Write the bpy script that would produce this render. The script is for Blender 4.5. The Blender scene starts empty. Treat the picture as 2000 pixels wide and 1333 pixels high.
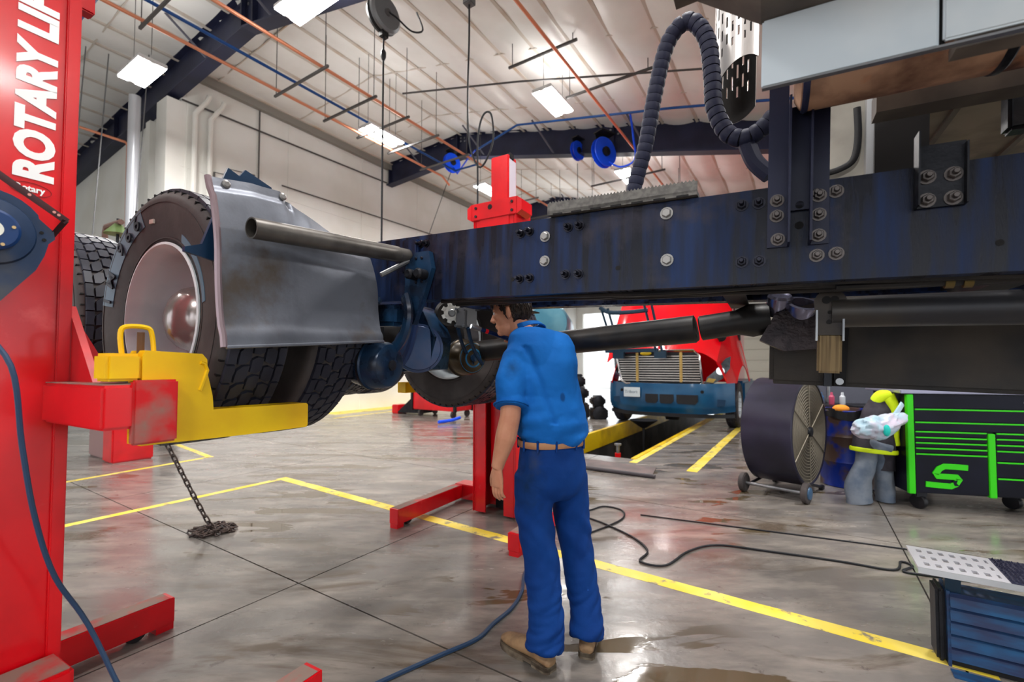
import bpy, bmesh, math, random
from mathutils import Vector, Matrix, Euler, noise
random.seed(7)
PI = math.pi
scene = bpy.context.scene
COL = scene.collection
# ------------------------------------------------------------------ camera
cam_d = bpy.data.cameras.new('camera')
cam = bpy.data.objects.new('camera', cam_d); COL.objects.link(cam)
cam.location = (0, 0, 1.40)
cam.rotation_euler = (math.radians(92.0), 0, 0)
cam_d.sensor_width = 36; cam_d.lens = 16.0; cam_d.shift_y = 17/2000
cam_d.clip_start = 0.02; cam_d.clip_end = 200
cam_d.dof.use_dof = True; cam_d.dof.focus_distance = 2.1; cam_d.dof.aperture_fstop = 2.4
scene.camera = cam
# ------------------------------------------------------------------ world
world = bpy.data.worlds.new('daylight'); scene.world = world; world.use_nodes = True
wn = world.node_tree.nodes; wn['Background'].inputs[0].default_value = (0.92, 0.96, 1.0, 1); wn['Background'].inputs[1].default_value = 1.35
scene.view_settings.view_transform = 'Standard'; scene.view_settings.look = 'None'
scene.view_settings.exposure = 0.92; scene.view_settings.gamma = 1.0; scene.view_settings.use_curve_mapping = False
LAMP_E = 82.0
scene.cycles.max_bounces = 6; scene.cycles.diffuse_bounces = 3; scene.cycles.glossy_bounces = 3; scene.cycles.transmission_bounces = 4
scene.cycles.adaptive_threshold = 0.04; scene.cycles.caustics_reflective = False; scene.cycles.caustics_refractive = False
# ------------------------------------------------------------------ frames
BH = math.radians(-32.9)      # building axes: x to the right along the bay, y down the hall
TH = math.radians(-29.36)     # axes of the lifted truck: x forward, y away to its far side
W0 = Vector((-1.40, 1.814, 0.0)); WZ = 1.595; TILT = 0.033
def Bw(x, y, z=0): return Matrix.Rotation(BH, 4, 'Z') @ Vector((x, y, z))
def Lw(x, y, z=0): return Matrix.Rotation(TH, 4, 'Z') @ Vector((x, y, z)) + W0
# ------------------------------------------------------------------ colour / material helpers
def lin(c):
    c = c/255.0
    return c/12.92 if c <= 0.04045 else ((c+0.055)/1.055)**2.4
def rgb(r, g, b): return (lin(r), lin(g), lin(b), 1.0)
MATS = {}
def mat(name, col, rough=0.5, metal=0.0, col2=None, scale=6.0, detail=4.0, mix=(0.42, 0.62), bump=0.0, bscale=40.0,
        rvar=0.0, stretch=(1, 1, 1), spec=0.3, coat=0.0, emit=None, alpha=1.0, trans=0.0, wear=None, wscale=3.0, wth=(0.58, 0.66)):
    if name in MATS: return MATS[name]
    m = bpy.data.materials.new(name); m.use_nodes = True
    nt = m.node_tree; N = nt.nodes; Lk = nt.links; b = N['Principled BSDF']
    b.inputs['Base Color'].default_value = col; b.inputs['Roughness'].default_value = rough
    b.inputs['Metallic'].default_value = metal; b.inputs['Specular IOR Level'].default_value = spec
    if coat: b.inputs['Coat Weight'].default_value = coat; b.inputs['Coat Roughness'].default_value = 0.12
    if emit: b.inputs['Emission Color'].default_value = emit[0]; b.inputs['Emission Strength'].default_value = emit[1]
    if alpha < 1: b.inputs['Alpha'].default_value = alpha
    if trans: b.inputs['Transmission Weight'].default_value = trans
    if col2 or bump or rvar or wear:
        geo = N.new('ShaderNodeTexCoord'); mp = N.new('ShaderNodeMapping'); mp.inputs['Scale'].default_value = stretch
        Lk.new(geo.outputs['Object'], mp.inputs['Vector'])
    out = None
    if col2:
        tx = N.new('ShaderNodeTexNoise'); tx.inputs['Scale'].default_value = scale; tx.inputs['Detail'].default_value = detail
        Lk.new(mp.outputs[0], tx.inputs['Vector'])
        mr = N.new('ShaderNodeMapRange'); mr.inputs[1].default_value = mix[0]; mr.inputs[2].default_value = mix[1]
        Lk.new(tx.outputs['Fac'], mr.inputs[0])
        mx = N.new('ShaderNodeMix'); mx.data_type = 'RGBA'; mx.inputs[6].default_value = col; mx.inputs[7].default_value = col2
        Lk.new(mr.outputs[0], mx.inputs[0]); out = mx.outputs[2]
        Lk.new(out, b.inputs['Base Color'])
        if rvar:
            m2 = N.new('ShaderNodeMapRange'); m2.inputs[3].default_value = max(0.02, rough-rvar); m2.inputs[4].default_value = min(1, rough+rvar)
            m2.inputs[1].default_value = mix[0]; m2.inputs[2].default_value = mix[1]
            Lk.new(tx.outputs['Fac'], m2.inputs[0]); Lk.new(m2.outputs[0], b.inputs['Roughness'])
    if wear:
        tw = N.new('ShaderNodeTexNoise'); tw.inputs['Scale'].default_value = wscale; tw.inputs['Detail'].default_value = 8; tw.inputs['Roughness'].default_value = 0.65
        Lk.new(geo.outputs['Object'], tw.inputs['Vector'])
        mw = N.new('ShaderNodeMapRange'); mw.inputs[1].default_value = wth[0]; mw.inputs[2].default_value = wth[1]
        Lk.new(tw.outputs['Fac'], mw.inputs[0])
        mx2 = N.new('ShaderNodeMix'); mx2.data_type = 'RGBA'; mx2.inputs[6].default_value = col; mx2.inputs[7].default_value = wear
        if out: Lk.new(out, mx2.inputs[6])
        Lk.new(mw.outputs[0], mx2.inputs[0]); Lk.new(mx2.outputs[2], b.inputs['Base Color'])
    if bump:
        tb = N.new('ShaderNodeTexNoise'); tb.inputs['Scale'].default_value = bscale; tb.inputs['Detail'].default_value = 3
        Lk.new(mp.outputs[0], tb.inputs['Vector'])
        bp = N.new('ShaderNodeBump'); bp.inputs['Strength'].default_value = bump; bp.inputs['Distance'].default_value = 0.01
        Lk.new(tb.outputs['Fac'], bp.inputs['Height']); Lk.new(bp.outputs[0], b.inputs['Normal'])
    MATS[name] = m
    return m
# ------------------------------------------------------------------ mesh builder
class MB:
    def __init__(s): s.v = []; s.f = []
    def add(s, vs, fs, M=None):
        o = len(s.v)
        for p in vs: s.v.append(tuple(M @ Vector(p)) if M is not None else tuple(p))
        for f in fs: s.f.append([i+o for i in f])
        return s
    def box(s, x0, x1, y0, y1, z0, z1, M=None, bev=0.0):
        if bev <= 0:
            vs = [(x, y, z) for x in (x0, x1) for y in (y0, y1) for z in (z0, z1)]
            fs = [(0,1,3,2),(4,6,7,5),(0,4,5,1),(2,3,7,6),(0,2,6,4),(1,5,7,3)]
            return s.add(vs, fs, M)
        bm = bmesh.new(); bmesh.ops.create_cube(bm, size=1)
        for v in bm.verts: v.co = ((x0+x1)/2+v.co.x*(x1-x0), (y0+y1)/2+v.co.y*(y1-y0), (z0+z1)/2+v.co.z*(z1-z0))
        bmesh.ops.bevel(bm, geom=bm.edges[:]+bm.verts[:], offset=bev, segments=2, affect='EDGES', clamp_overlap=True)
        bm.verts.ensure_lookup_table()
        vs = [tuple(v.co) for v in bm.verts]; fs = [[v.index for v in f.verts] for f in bm.faces]; bm.free()
        return s.add(vs, fs, M)
    def tube(s, pts, r, seg=10, caps=True, closed=False, up=None):
        P = [Vector(p) for p in pts]; n = len(P); o = len(s.v)
        rs = r if isinstance(r, (list, tuple)) else [r]*n
        prev = None
        for i in range(n):
            if closed: d = P[(i+1) % n]-P[i-1]
            else: d = P[min(i+1, n-1)]-P[max(i-1, 0)]
            d = d.normalized() if d.length > 1e-9 else Vector((0, 0, 1))
            if prev is None:
                a = Vector(up) if up else (Vector((0, 0, 1)) if abs(d.z) < 0.9 else Vector((1, 0, 0)))
                u = (a-d*a.dot(d)).normalized()
            else:
                u = (prev-d*prev.dot(d)); u = u.normalized() if u.length > 1e-6 else d.orthogonal().normalized()
            prev = u; w = d.cross(u)
            rr = rs[i]; ru, rw = rr if isinstance(rr, (list, tuple)) else (rr, rr)
            for k in range(seg):
                t = 2*PI*k/seg; s.v.append(tuple(P[i]+u*(math.cos(t)*ru)+w*(math.sin(t)*rw)))
        m = n if closed else n-1
        for i in range(m):
            j = (i+1) % n
            for k in range(seg):
                k2 = (k+1) % seg
                s.f.append([o+i*seg+k, o+i*seg+k2, o+j*seg+k2, o+j*seg+k])
        if caps and not closed:
            s.f.append([o+k for k in range(seg)][::-1]); s.f.append([o+(n-1)*seg+k for k in range(seg)])
        return s
    def cyl(s, p0, p1, r, seg=14, r2=None): return s.tube([p0, p1], [r, r if r2 is None else r2], seg)
    def lathe(s, prof, c=(0, 0, 0), axis=(0, 0, 1), seg=24, closed=False):
        """prof: list of (radius, height along axis)"""
        ax = Vector(axis).normalized(); u = ax.orthogonal().normalized()
        if abs(ax.z) < 0.9:
            u = (Vector((0, 0, 1))-ax*ax.z).normalized()
        w = ax.cross(u); c = Vector(c); o = len(s.v); n = len(prof)
        for (r, h) in prof:
            for k in range(seg):
                t = 2*PI*k/seg; s.v.append(tuple(c+ax*h+u*(math.cos(t)*r)+w*(math.sin(t)*r)))
        for i in range(n if closed else n-1):
            j = (i+1) % n
            for k in range(seg):
                k2 = (k+1) % seg; s.f.append([o+i*seg+k, o+i*seg+k2, o+j*seg+k2, o+j*seg+k])
        if not closed:
            s.f.append([o+k for k in range(seg)][::-1]); s.f.append([o+(n-1)*seg+k for k in range(seg)])
        return s
    def prism(s, poly, d0, d1, plane='xz', M=None):
        """poly: 2D outline; plane xz extrudes along y, xy along z, yz along x"""
        n = len(poly); vs = []
        for d in (d0, d1):
            for (a, b) in poly:
                vs.append((a, d, b) if plane == 'xz' else (a, b, d) if plane == 'xy' else (d, a, b))
        fs = [[k for k in range(n)], [n+k for k in range(n)][::-1]]
        for k in range(n): fs.append([k, (k+1) % n, n+(k+1) % n, n+k][::-1])
        return s.add(vs, fs, M)
    def grid(s, fn, nu, nv, thick=0.0):
        """fn(u,v)->(point); optional thickness along the normal"""
        o = len(s.v); Pn = [[Vector(fn(i/nu, j/nv)) for j in range(nv+1)] for i in range(nu+1)]
        def nrm(i, j):
            a = Pn[min(i+1, nu)][j]-Pn[max(i-1, 0)][j]; b = Pn[i][min(j+1, nv)]-Pn[i][max(j-1, 0)]
            c = a.cross(b); return c.normalized() if c.length > 1e-12 else Vector((0, 0, 1))
        lay = [[Pn[i][j] for i in range(nu+1) for j in range(nv+1)]]
        if thick: lay.append([Pn[i][j]-nrm(i, j)*thick for i in range(nu+1) for j in range(nv+1)])
        for la in lay:
            for p in la: s.v.append(tuple(p))
        w = nv+1; q = (nu+1)*w
        for i in range(nu):
            for j in range(nv):
                f = [o+i*w+j, o+(i+1)*w+j, o+(i+1)*w+j+1, o+i*w+j+1]; s.f.append(f)
                if thick: s.f.append([x+q for x in f][::-1])
        if thick:
            for i in range(nu):
                a = o+i*w; b = o+(i+1)*w; s.f.append([b, a, a+q, b+q]); a += nv; b += nv; s.f.append([a, b, b+q, a+q])
            for j in range(nv):
                a = o+j; b = o+j+1; s.f.append([a, b, b+q, a+q]); a += nu*w; b += nu*w; s.f.append([b, a, a+q, b+q])
        return s
    def ell(s, c, r, M=None, nu=14, nv=10):
        vs = []; fs = []; c = Vector(c)
        R = M.to_3x3() if M is not None else Matrix.Identity(3)
        for j in range(1, nv):
            a = PI*j/nv
            for i in range(nu):
                t = 2*PI*i/nu
                vs.append(c+R @ Vector((r[0]*math.sin(a)*math.cos(t), r[1]*math.sin(a)*math.sin(t), r[2]*math.cos(a))))
        for j in range(nv-2):
            for i in range(nu): fs.append([j*nu+i, (j+1)*nu+i, (j+1)*nu+(i+1) % nu, j*nu+(i+1) % nu])
        t0 = len(vs); vs.append(c+R @ Vector((0, 0, r[2]))); vs.append(c-R @ Vector((0, 0, r[2])))
        for i in range(nu):
            fs.append([t0, i, (i+1) % nu]); fs.append([t0+1, (nv-2)*nu+(i+1) % nu, (nv-2)*nu+i])
        return s.add(vs, fs)
    def mesh(s, name, m, ang=32):
        me = bpy.data.meshes.new(name); me.from_pydata(s.v, [], s.f); me.validate(); me.update()
        bm = bmesh.new(); bm.from_mesh(me); bmesh.ops.recalc_face_normals(bm, faces=bm.faces[:]); bm.to_mesh(me); bm.free()
        me.polygons.foreach_set('use_smooth', [True]*len(me.polygons)); me.set_sharp_from_angle(angle=math.radians(ang))
        if m: me.materials.append(m)
        return me
    def build(s, name, m, parent=None, loc=(0, 0, 0), rot=(0, 0, 0), ang=32):
        return link(name, s.mesh(name, m, ang), parent, loc, rot)
def link(name, me, parent=None, loc=(0, 0, 0), rot=(0, 0, 0)):
    o = bpy.data.objects.new(name, me); COL.objects.link(o); o.location = loc; o.rotation_euler = rot
    if parent: o.parent = parent
    return o
def thing(name, label, cat, loc=(0, 0, 0), rz=0.0, group=None, rot=None):
    o = bpy.data.objects.new(name, None); COL.objects.link(o); o.location = loc; o.rotation_euler = rot if rot else (0, 0, rz)
    o.empty_display_size = 0.1
    return tag(o, label, cat, group)
def tag(o, label, cat, group=None):
    o['label'] = label; o['category'] = cat
    if group: o['group'] = group
    return o
def struct(o): o['kind'] = 'structure'; return o
def arc(c, r, a0, a1, n, plane='xz'):
    out = []
    for i in range(n+1):
        t = a0+(a1-a0)*i/n; p = (c[0]+r*math.cos(t), c[1]+r*math.sin(t)); out.append(p)
    return out
def spline(pts, n=8):
    """Catmull-Rom through the points"""
    P = [Vector(p) for p in pts]; out = []
    for i in range(len(P)-1):
        p0 = P[max(i-1, 0)]; p1 = P[i]; p2 = P[i+1]; p3 = P[min(i+2, len(P)-1)]
        for k in range(n):
            t = k/n; out.append(0.5*((2*p1)+(p2-p0)*t+(2*p0-5*p1+4*p2-p3)*t*t+(3*p1-p0-3*p2+p3)*t**3))
    out.append(P[-1]); return out
def text_mesh(name, body, size, m, parent, M, extrude=0.0008, font_scale=(1, 1), shear=0.0, bold=0.0):
    cu = bpy.data.curves.new(name, 'FONT'); cu.body = body; cu.size = size; cu.extrude = extrude; cu.shear = shear
    cu.align_x = 'LEFT'; cu.align_y = 'BOTTOM_BASELINE'; cu.offset = bold; cu.resolution_u = 4
    ob = bpy.data.objects.new(name, cu); COL.objects.link(ob)
    dg = bpy.context.evaluated_depsgraph_get(); me = bpy.data.meshes.new_from_object(ob.evaluated_get(dg))
    bpy.data.objects.remove(ob); bpy.data.curves.remove(cu)
    me.transform(Matrix.Diagonal((font_scale[0], font_scale[1], 1, 1))); me.transform(M)
    me.name = name; me.materials.clear(); me.materials.append(m)
    return link(name, me, parent)
def hexbolt(r=0.016, h=0.014, stud=0.0):
    """hex head with washer, standing along -y (towards the near side)"""
    mb = MB(); mb.lathe([(r*1.35, 0), (r*1.35, -0.004)], axis=(0, 1, 0), seg=14)
    mb.lathe([(r, -0.004), (r, -h*0.85), (r*0.85, -h)], axis=(0, 1, 0), seg=6)
    if stud: mb.lathe([(r*0.52, -h), (r*0.52, -h-stud), (r*0.4, -h-stud-0.003)], axis=(0, 1, 0), seg=10)
    return mb
# ------------------------------------------------------------------ shared materials
M_red = mat('red_paint', rgb(222, 12, 26), 0.28, col2=rgb(196, 8, 22), scale=2.2, coat=0.35, wear=rgb(214, 60, 62), wscale=3.5, wth=(0.62, 0.72))
M_reddirt = mat('red_paint_dusty', rgb(205, 20, 28), 0.4, col2=rgb(150, 105, 96), scale=7, mix=(0.5, 0.68))
M_dirttop = mat('dusty_top', rgb(140, 118, 108), 0.8, col2=rgb(188, 60, 60), scale=9, mix=(0.5, 0.7))
M_yellow = mat('yellow_paint', rgb(250, 206, 8), 0.35, col2=rgb(238, 186, 10), scale=3, wear=rgb(120, 88, 22), wscale=22, wth=(0.70, 0.74))
M_white = mat('white_print', rgb(246, 246, 246), 0.4)
M_black = mat('black_plastic', rgb(24, 24, 28), 0.45)
M_rubber = mat('black_rubber', rgb(62, 57, 57), 0.6, col2=rgb(76, 70, 69), scale=5, bump=0.08, bscale=60)
M_tread = mat('tread_rubber', rgb(34, 36, 48), 0.45, col2=rgb(52, 54, 66), scale=7)
M_navy = mat('navy_steel', rgb(38, 42, 68), 0.45, col2=rgb(30, 33, 55), scale=1.5)
M_steel = mat('galvanised_steel', rgb(150, 152, 155), 0.38, 0.8, col2=rgb(118, 120, 124), scale=5)
M_dark = mat('dark_steel', rgb(40, 41, 46), 0.42, 0.5, col2=rgb(28, 29, 34), scale=9, bump=0.1, bscale=70)
M_chrome = mat('chrome', rgb(225, 225, 228), 0.08, 1.0)
M_alu = mat('aluminium', rgb(214, 216, 220), 0.28, 0.85, col2=rgb(190, 193, 198), scale=3)
M_copper = mat('copper_pipe', rgb(232, 152, 118), 0.35, 0.35)
M_blueline = mat('blue_air_pipe', rgb(22, 78, 150), 0.4)
M_bluehose = mat('blue_reel', rgb(26, 82, 236), 0.35)
M_grey = mat('grey_metal', rgb(120, 121, 124), 0.45, 0.4)
M_cord = mat('black_cord', rgb(30, 31, 36), 0.5)
M_bluecord = mat('blue_grey_cord', rgb(38, 62, 92), 0.45)
M_skin = None
# ================================================================== the hall
BR = (0, 0, BH)
def zc(x): return 8.60-0.234*(x+8.8) if x > -8.8 else 8.60-0.06*(-8.8-x)
# ---- concrete floor
def floor_material():
    m = bpy.data.materials.new('wet_concrete'); m.use_nodes = True; nt = m.node_tree; N = nt.nodes; Lk = nt.links; b = N['Principled BSDF']
    g = N.new('ShaderNodeNewGeometry')
    def nz(scale, detail=6, rough=0.55, vec=None, dist=0.0):
        t = N.new('ShaderNodeTexNoise'); t.inputs['Scale'].default_value = scale; t.inputs['Detail'].default_value = detail
        t.inputs['Roughness'].default_value = rough; t.inputs['Distortion'].default_value = dist
        Lk.new(vec or g.outputs['Position'], t.inputs['Vector']); return t.outputs['Fac']
    def mr(v, a, b_, c=0.0, d=1.0):
        t = N.new('ShaderNodeMapRange'); t.inputs[1].default_value = a; t.inputs[2].default_value = b_; t.inputs[3].default_value = c; t.inputs[4].default_value = d
        Lk.new(v, t.inputs[0]); return t.outputs[0]
    def mixc(f, a, b_):
        t = N.new('ShaderNodeMix'); t.data_type = 'RGBA'
        for k, c in ((6, a), (7, b_)):
            if isinstance(c, tuple): t.inputs[k].default_value = c
            else: Lk.new(c, t.inputs[k])
        Lk.new(f, t.inputs[0]); return t.outputs[2]
    mp = N.new('ShaderNodeMapping'); mp.inputs['Rotation'].default_value = (0, 0, -BH+0.25); mp.inputs['Scale'].default_value = (0.55, 1.9, 1)
    Lk.new(g.outputs['Position'], mp.inputs['Vector'])
    c1 = mixc(mr(nz(0.7), 0.35, 0.68), rgb(128, 123, 119), rgb(98, 93, 89))
    c2 = mixc(mr(nz(2.6, 8, 0.62, mp.outputs[0]), 0.44, 0.66), c1, rgb(152, 144, 136))
    c3 = mixc(mr(nz(1.3, 8, 0.6, mp.outputs[0], 0.8), 0.56, 0.66), c2, rgb(96, 85, 74))
    c4 = mixc(mr(nz(9, 6, 0.7), 0.62, 0.70), c3, rgb(96, 90, 86))
    pud = mr(nz(2.1, 5, 0.5, mp.outputs[0], 0.5), 0.575, 0.59)
    pud2 = mr(nz(0.55, 3, 0.5), 0.46, 0.54)
    pm = N.new('ShaderNodeMath'); pm.operation = 'MULTIPLY'; Lk.new(pud, pm.inputs[0]); Lk.new(pud2, pm.inputs[1])
    wet = mixc(pm.outputs[0], c4, rgb(92, 80, 62))
    Lk.new(wet, b.inputs['Base Color'])
    rr = mr(nz(1.6, 6, 0.6, mp.outputs[0]), 0.36, 0.66, 0.10, 0.34)
    ra = N.new('ShaderNodeMix'); Lk.new(pm.outputs[0], ra.inputs[0]); Lk.new(rr, ra.inputs[2]); ra.inputs[3].default_value = 0.03
    Lk.new(ra.outputs[0], b.inputs['Roughness'])
    bp = N.new('ShaderNodeBump'); bp.inputs['Strength'].default_value = 0.12; bp.inputs['Distance'].default_value = 0.01
    hb = N.new('ShaderNodeMath'); hb.operation = 'MULTIPLY'
    inv = mr(pm.outputs[0], 0, 1, 1, 0); Lk.new(inv, hb.inputs[0]); Lk.new(nz(24, 4), hb.inputs[1])
    Lk.new(hb.outputs[0], bp.inputs['Height']); Lk.new(bp.outputs[0], b.inputs['Normal'])
    b.inputs['Specular IOR Level'].default_value = 0.6
    return m
M_floor = floor_material()
M_joint = mat('joint_dirt', rgb(58, 54, 52), 0.9)
M_line = mat('yellow_floor_paint', rgb(240, 212, 70), 0.45, col2=rgb(246, 226, 120), scale=3, wear=rgb(140, 130, 112), wscale=7, wth=(0.56, 0.63))
PIT = (-3.78, -2.2, 6.75, 22.0)
fb = MB()
X0, X1, Y0, Y1 = -24.0, 10.0, -8.0, 26.0
def subtract(r, h):
    x0, x1, y0, y1 = r; a0, a1, b0, b1 = h
    if x1 <= a0 or x0 >= a1 or y1 <= b0 or y0 >= b1: return [r]
    out = []
    if x0 < a0: out.append((x0, a0, y0, y1))
    if x1 > a1: out.append((a1, x1, y0, y1))
    xa, xb = max(x0, a0), min(x1, a1)
    if y0 < b0: out.append((xa, xb, y0, b0))
    if y1 > b1: out.append((xa, xb, b1, y1))
    return out
for r in subtract((X0, X1, Y0, Y1), PIT): fb.box(r[0], r[1], r[2], r[3], -0.30, -0.012)
floor = struct(fb.build('floor', M_joint, None, rot=BR))
xs = [X0]+[x for x in [0.59+3.36*k for k in range(-8, 4)] if X0+0.5 < x < X1-0.5]+[X1]
ys = [Y0]+[1.755+2.95*k for k in range(-3, 9) if Y0+0.5 < 1.755+2.95*k < Y1-0.5]+[Y1]
for i in range(len(xs)-1):
    for j in range(len(ys)-1):
        for r in subtract((xs[i]+0.005, xs[i+1]-0.005, ys[j]+0.005, ys[j+1]-0.005), PIT):
            cx, cy = (r[0]+r[1])/2, (r[2]+r[3])/2; hx, hy = (r[1]-r[0])/2, (r[3]-r[2])/2
            MB().box(-hx, hx, -hy, hy, -0.011, 0.0).build('floor_slab', M_floor, floor, loc=(cx, cy, 0))
def floor_line(p, q, w=0.1, z=0.0012):
    p = Vector((p[0], p[1], 0)); q = Vector((q[0], q[1], 0)); d = (q-p).normalized(); n = Vector((-d.y, d.x, 0))*w/2
    L_ = (q-p).length; k = max(2, int(L_/0.12)); mb = MB(); c = (p+q)/2
    def f(u, v):
        e = 1+0.10*noise.noise((p+d*(L_*u))*9+Vector((0, 0, 7 if v > 0.5 else 0)))
        pt = p+d*(L_*u)+n*(2*v-1)*e-c; return (pt.x, pt.y, z)
    mb.grid(f, k, 1, thick=0.0012); mb.build('floor_line', M_line, floor, loc=(c.x, c.y, 0))
floor_line((-5.43, 3.24), (0.70, 2.98), 0.115)
floor_line((0.80, 2.95), (6.0, 2.75), 0.115)
floor_line((-5.47, 3.30), (-5.46, -1.5), 0.09)
floor_line((-7.70, 3.36), (-7.45, 1.3), 0.085); floor_line((-9.6, 3.62), (-7.66, 3.38), 0.085)
floor_line((-2.13, 6.5), (-2.10, 22.0), 0.11); floor_line((-1.30, 6.37), (-1.27, 22.0), 0.14)
floor_line((-10.55, 7.6), (-10.75, 11.5), 0.10)
# yellow sheet of floor paint by the far wall
MB().box(-13.6, -11.3, 8.2, 14.5, 0.0, 0.0016).build('floor_line', M_line, floor)
# ---- pit
M_pity = mat('pit_edge_yellow', rgb(238, 200, 18), 0.4, col2=rgb(200, 160, 20), scale=2)
M_pitw = mat('pit_wall', rgb(74, 72, 70), 0.7, col2=rgb(52, 50, 50), scale=2)
pit = MB(); a0, a1, b0, b1 = PIT
pit.box(a0-0.12, a0, b0, b1, -1.3, -0.30); pit.box(a1, a1+0.12, b0, b1, -1.3, -0.30)
pit.box(a0-0.12, a1+0.12, b0-0.12, b0, -1.3, -0.30); pit.box(a0-0.12, a1+0.12, b0-0.12, b1, -1.4, -1.3)
pw = pit.build('pit_wall', M_pitw, floor)
MB().box(a0-0.03, a0+0.05, b0, b1, -0.34, 0.012).build('pit_edge_beam', M_pity, floor)
MB().box(a1-0.04, a1+0.03, b0, b1, -0.2, 0.010).build('pit_edge_beam', M_pity, floor)
# ---- ground outside the doors
M_apron = mat('outdoor_concrete', rgb(196, 194, 190), 0.8, col2=rgb(180, 178, 174), scale=0.5)
gb = MB()
for r in subtract((-70, 60, -60, 80), (X0, X1, Y0, Y1)): gb.box(r[0], r[1], r[2], r[3], -0.30, -0.015)
struct(gb.build('ground', M_apron, None, rot=BR))
# ---- walls
M_wall = mat('white_wall', rgb(247, 247, 243), 0.6, col2=rgb(238, 237, 230), scale=0.6, bump=0.05, bscale=8)
M_walltrim = mat('wall_seam', rgb(150, 147, 140), 0.6)
M_dgrey = mat('dark_conduit', rgb(84, 82, 82), 0.5)
wl = struct(MB().box(-12.25, -12.0, 4.5, Y1, 0, 8.42).build('wall_left', M_wall, None, rot=BR))
for yy in (4.62, 7.1, 9.6, 12.1, 14.6, 17.1, 19.6, 22.1, 24.6): MB().box(-12.0, -11.985, yy-0.02, yy+0.02, 0, 8.38).build('panel_seam', M_wall, wl)
for zz in (2.0, 4.0, 6.0): MB().box(-12.0, -11.99, 4.5, Y1, zz-0.012, zz+0.012).build('panel_seam', M_wall, wl)
MB().box(-12.0, -11.86, 4.5, Y1, 8.12, 8.38).build('eave_trim', M_walltrim, wl)
wr = struct(MB().box(X0, -12.25, 4.5, 4.75, 0, 8.38).build('wall_left_return', M_wall, None, rot=BR))
MB().box(-12.55, -12.0, 4.22, 4.5, 0, 7.5).build('pilaster', M_wall, wr)
MB().box(-13.6, -13.35, 4.36, 4.5, 0, 7.4).build('pilaster', M_wall, wr)
struct(MB().box(X0, X0+0.2, Y0, 4.5, 0, 7.7).build('wall_left_end', M_wall, None, rot=BR))
def sloped_wall(name, y0, y1, holes):
    """cross wall following the roof; holes = (x0,x1,z1) door openings"""
    mb = MB(); cuts = sorted(set([X0, -8.8, X1]+[h[0] for h in holes]+[h[1] for h in holes]))
    for i in range(len(cuts)-1):
        xa, xb = cuts[i], cuts[i+1]; h = [q for q in holes if q[0] <= xa and q[1] >= xb]; zb = h[0][2] if h else 0
        mb.prism([(xa, zb), (xb, zb), (xb, zc(xb)+0.1), (xa, zc(xa)+0.1)], y0, y1, 'xz')
    return struct(mb.build(name, M_wall, None, rot=BR))
sloped_wall('wall_back', Y1, Y1+0.25, [(-11.6, -6.6, 4.6), (-5.1, -0.9, 4.4)])
sloped_wall('wall_front', Y0-0.25, Y0, [(-22, -16, 4.8), (-15, -9, 4.8), (-8, -2, 4.8), (-1, 4.2, 4.6), (5, 9.4, 4.0)])
mb = MB(); 
for (ya, yb, za) in ((Y0, -6.5, 0), (-6.5, -1.5, 4.0), (-1.5, -0.5, 0), (-0.5, 4.5, 4.0), (4.5, 5.5, 0), (5.5, 10.5, 4.0), (10.5, 11.5, 0), (11.5, 16.5, 4.0), (16.5, Y1, 0)):
    mb.box(X1, X1+0.25, ya, yb, za, zc(X1)+0.05)
struct(mb.build('wall_right', M_wall, None, rot=BR))
# sectional door, closed, behind the red truck
M_doorp = mat('door_panel', rgb(226, 222, 208), 0.5)
dr = struct(MB().box(-5.1, -0.9, Y1+0.08, Y1+0.10, 0, 4.4).build('door_1', M_doorp, None, rot=BR))
for k in range(8): MB().box(-5.08, -0.92, Y1+0.03, Y1+0.08, 0.02+k*0.55, 0.53+k*0.55, bev=0.012).build('door_panel', M_doorp, dr)
# ---- ceiling: vinyl faced insulation between purlins
M_ceil = mat('white_vinyl_insulation', rgb(250, 250, 248), 0.33, col2=rgb(240, 239, 236), scale=0.9, bump=0.35, bscale=4, wear=rgb(222, 206, 180), wscale=1.2, wth=(0.68, 0.82))
M_purl = mat('purlin_strap', rgb(214, 206, 196), 0.5, col2=rgb(196, 168, 136), scale=1.2, mix=(0.55, 0.75))
PS = 1.52
def ceil_pt(u, v):
    x = X0+(X1-X0)*u; y = Y0+(Y1-Y0)*v
    fx = ((x+8.8) % (PS/2))/(PS/2); fy = (y % 2.1)/2.1
    bulge = (math.sin(PI*fx)**0.7)*(0.35+0.65*math.sin(PI*fy)**0.6)
    amp = 0.045+0.085*min(1, max(0, (x+8)/6))
    return (x, y, zc(x)-0.02-amp*bulge+0.035*noise.noise(Vector((x*1.3, y*1.1, 0)))*bulge)
ce = struct(MB().grid(ceil_pt, 360, 150, thick=0.05).build('ceiling', M_ceil, None, rot=BR, ang=60))
k = -20
while True:
    x = -8.8+PS/2*k
    if x > X1-0.1: break
    if x > X0+0.1:
        z = zc(x); MB().box(-0.03, 0.03, Y0, Y1, -0.115, 0.0).build('purlin' if k % 2 == 0 else 'support_strap', M_purl, ce, loc=(x, 0, z))
    k += 1
yy = Y0+0.6
while yy < Y1:
    mb = MB()
    for (xa, xb) in ((X0, -8.8), (-8.8, X1)):
        mb.prism([(xa, zc(xa)-0.125), (xb, zc(xb)-0.125), (xb, zc(xb)-0.10), (xa, zc(xa)-0.10)], yy-0.012, yy+0.012, 'xz')
    mb.build('support_strap', M_purl, ce); yy += 2.1
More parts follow.
